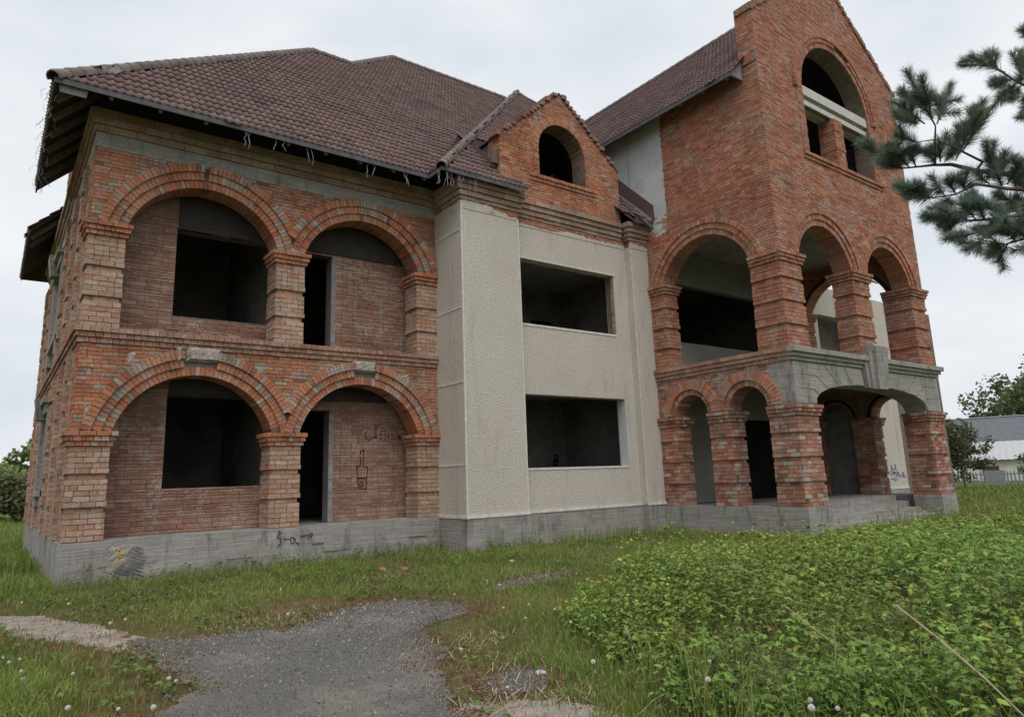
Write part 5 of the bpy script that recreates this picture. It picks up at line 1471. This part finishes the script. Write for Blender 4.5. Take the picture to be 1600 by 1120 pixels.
for z in (.25, .7): MB().box(-4.3, 7.8, .02, .06, z, z+.07).build('rail', 'fence_grey', FN)
for i in range(6): MB().box(-4.3+i*2.4, -4.2+i*2.4, .06, .16, -.1, 1.0).build('post', 'fence_grey', FN)
for x0, x1 in ((-2.0, -.9), (3.2, 5.5)): MB().box(x0, x1, -.06, -.02, .05, .98).build('board_panel', 'fence_grey', FN)

# ------------------------------------------------------------------ pine reaching in from the right
PX0, PY0 = 6.3, -13.7
PINE = empty('pine_tree', 'dark blue green pine whose branches reach in from the right edge', 'tree', (PX0, PY0, 0))
O3 = np.array((PX0, PY0, 0))
def pp(u, v, dep): return px_at(1330+u/2.87, 30+v/2.87, dep)-O3
m = MB(); m.tube([(0, 0, -.1), (.05, 0, 1.5), (0, .05, 3.5), (.05, 0, 5.5), (0, 0, 7.5)], [.17, .15, .12, .08, .03], 10)
m.build('trunk', 'bark', PINE, smooth=True)
LIMBS = [  # crop pixels and depth: main limbs, thick to thin
    ([(960, 760, 5.2), (760, 700, 5.3), (560, 680, 5.4), (450, 652, 5.4), (365, 655, 5.5), (225, 670, 5.6)], .028),
    ([(560, 680, 5.4), (590, 640, 5.3), (470, 580, 5.2), (380, 540, 5.2), (290, 552, 5.3)], .012),
    ([(375, 655, 5.5), (375, 560, 5.4), (378, 480, 5.3), (330, 400, 5.3)], .011),
    ([(960, 780, 5.0), (700, 760, 5.0), (560, 740, 5.1), (470, 785, 5.1), (370, 802, 5.2)], .018),
    ([(960, 900, 5.0), (760, 880, 4.9), (600, 900, 5.0), (480, 905, 5.0), (390, 905, 5.1)], .018),
    ([(960, 980, 4.9), (775, 985, 4.8), (690, 1010, 4.8), (560, 985, 4.9)], .014),
    ([(980, 330, 5.2), (850, 330, 5.2), (740, 280, 5.3), (680, 240, 5.4), (600, 200, 5.4)], .018),
    ([(960, 860, 5.3), (850, 790, 5.3), (700, 700, 5.3), (640, 640, 5.3)], .016)]
trunk_at = {0: 3.4, 3: 3.3, 4: 3.0, 5: 2.8, 6: 4.9, 7: 3.2}
for i, (L, r) in enumerate(LIMBS):
    pts = [pp(*q) for q in L]
    if i in trunk_at: pts = [np.array((0, 0, trunk_at[i]))]+pts
    n = len(pts); MB().tube(pts, [max(.003, r*1.05*(1-.8*k/(n-1))) for k in range(n)], 6).build('branch', 'bark', PINE, smooth=True)
SH = [((378, 480), (250, 235), 5.3), ((360, 430), (315, 262), 5.25), ((345, 420), (225, 330), 5.3), ((330, 470), (192, 372), 5.3), ((300, 470), (215, 440), 5.35), ((385, 470), (445, 300), 5.25), ((400, 450), (405, 350), 5.2),
      ((470, 630), (590, 372), 5.2), ((500, 590), (610, 430), 5.2), ((480, 600), (480, 480), 5.25), ((540, 520), (570, 400), 5.2), ((400, 640), (395, 545), 5.4), ((420, 640), (470, 560), 5.35), ((380, 650), (330, 590), 5.45), ((300, 555), (205, 520), 5.3), ((330, 600), (240, 590), 5.35),
      ((225, 670), (40, 555), 5.6), ((225, 668), (160, 570), 5.6), ((260, 665), (200, 590), 5.55), ((230, 672), (120, 640), 5.6), ((290, 660), (260, 600), 5.5),
      ((640, 720), (605, 555), 5.2), ((660, 720), (690, 600), 5.2), ((620, 740), (560, 690), 5.2), ((700, 740), (760, 645), 5.15), ((680, 760), (640, 660), 5.1), ((740, 760), (720, 690), 5.1),
      ((370, 802), (205, 745), 5.2), ((380, 800), (255, 800), 5.2), ((420, 795), (360, 710), 5.15), ((470, 785), (430, 720), 5.1), ((520, 770), (480, 720), 5.1), ((350, 800), (290, 740), 5.2), ((440, 800), (400, 850), 5.1),
      ((480, 905), (325, 880), 5.05), ((500, 905), (400, 850), 5.0), ((480, 910), (420, 945), 5.0), ((560, 900), (500, 830), 5.0), ((600, 900), (560, 820), 5.0), ((640, 900), (600, 960), 5.0), ((540, 910), (470, 880), 4.95),
      ((560, 960), (425, 985), 4.9), ((600, 980), (520, 1035), 4.9), ((690, 1010), (615, 1055), 4.85), ((700, 1010), (660, 1080), 4.8), ((740, 1000), (700, 940), 4.8), ((640, 990), (560, 940), 4.9),
      ((690, 240), (537, 170), 5.4), ((660, 225), (605, 160), 5.4), ((720, 270), (640, 290), 5.35), ((740, 290), (670, 350), 5.3), ((760, 300), (720, 360), 5.3), ((760, 290), (760, 150), 5.3), ((790, 300), (780, 210), 5.2), ((800, 330), (790, 400), 5.2), ((860, 420), (762, 440), 5.3), ((870, 120), (770, 50), 5.3), ((830, 330), (850, 240), 5.2),
      ((800, 760), (830, 660), 5.1), ((800, 800), (760, 720), 5.1), ((720, 820), (660, 780), 5.0), ((800, 860), (740, 800), 4.95), ((760, 880), (700, 830), 4.9), ((820, 900), (780, 840), 4.9), ((820, 960), (780, 900), 4.85), ((800, 990), (740, 950), 4.8), ((850, 1000), (800, 1040), 4.8), ((700, 880), (650, 840), 4.95), ((640, 860), (590, 820), 5.0), ((680, 930), (640, 890), 4.9), ((720, 960), (690, 900), 4.85), ((560, 860), (520, 800), 5.05)]
NV, NF, NC, off = [], [], [], 0
mt = MB()
def needles(A, B, per=2000, L0=.11):
    global off
    A = np.array(A); B = np.array(B); ln = np.linalg.norm(B-A); ax = (B-A)/ln; n = int(per*ln)+50
    t = rng.random(n)**.75; P = A+(B-A)*t[:, None]
    a = np.cross(ax, (.2, .1, 1.0)); a /= np.linalg.norm(a); b = np.cross(ax, a); ph = rng.random(n)*2*np.pi
    out = a*np.cos(ph)[:, None]+b*np.sin(ph)[:, None]
    k = rng.uniform(.45, 1.5, n)*(1-.35*t)
    D = ax*1.0+out*k[:, None]*1.3+np.array((0, 0, .12)); D /= np.linalg.norm(D, axis=1)[:, None]
    L = L0*rng.uniform(.65, 1.15, n)*(1-.25*t)
    w = .0012; S = np.cross(D, rng.normal(0, 1, (n, 3))); S /= np.linalg.norm(S, axis=1)[:, None]
    V = np.stack([P-S*w, P+S*w, P+D*L[:, None]*.6+S*w, P+D*L[:, None]], 1).reshape(-1, 3)
    F = (np.array([(0, 1, 2), (0, 2, 3)])[None]+4*np.arange(n)[:, None, None]).reshape(-1, 3)
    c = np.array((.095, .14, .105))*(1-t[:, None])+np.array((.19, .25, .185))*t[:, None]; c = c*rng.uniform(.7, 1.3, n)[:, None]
    NV.append(V); NF.append(F+off); NC.append(np.repeat(c, 4, 0)); off += len(V)
for (p, q, dep) in SH:
    A = pp(*p, dep+random.uniform(-.1, .1)); B = pp(*q, dep+random.uniform(-.25, .25))
    needles(A+(B-A)*.08, B); mt.tube([A, (A+B)/2, B], [.006, .005, .0035], 5)
    d = (B-A)/np.linalg.norm(B-A); mt.tube([B-d*.01, B+d*.03], [.006, .002], 5)
    for _ in range(2):
        s = A+(B-A)*random.uniform(.25, .7); e = s+(B-A)*random.uniform(.25, .4)+np.random.default_rng(off).normal(0, .05, 3)
        needles(s, e, 1400, .095); mt.tube([s, e], [.004, .003], 4)
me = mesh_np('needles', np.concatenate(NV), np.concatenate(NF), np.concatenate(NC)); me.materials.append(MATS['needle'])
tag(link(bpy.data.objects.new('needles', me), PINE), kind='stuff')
tag(mt.build('twigs', 'bark', PINE), kind='stuff')
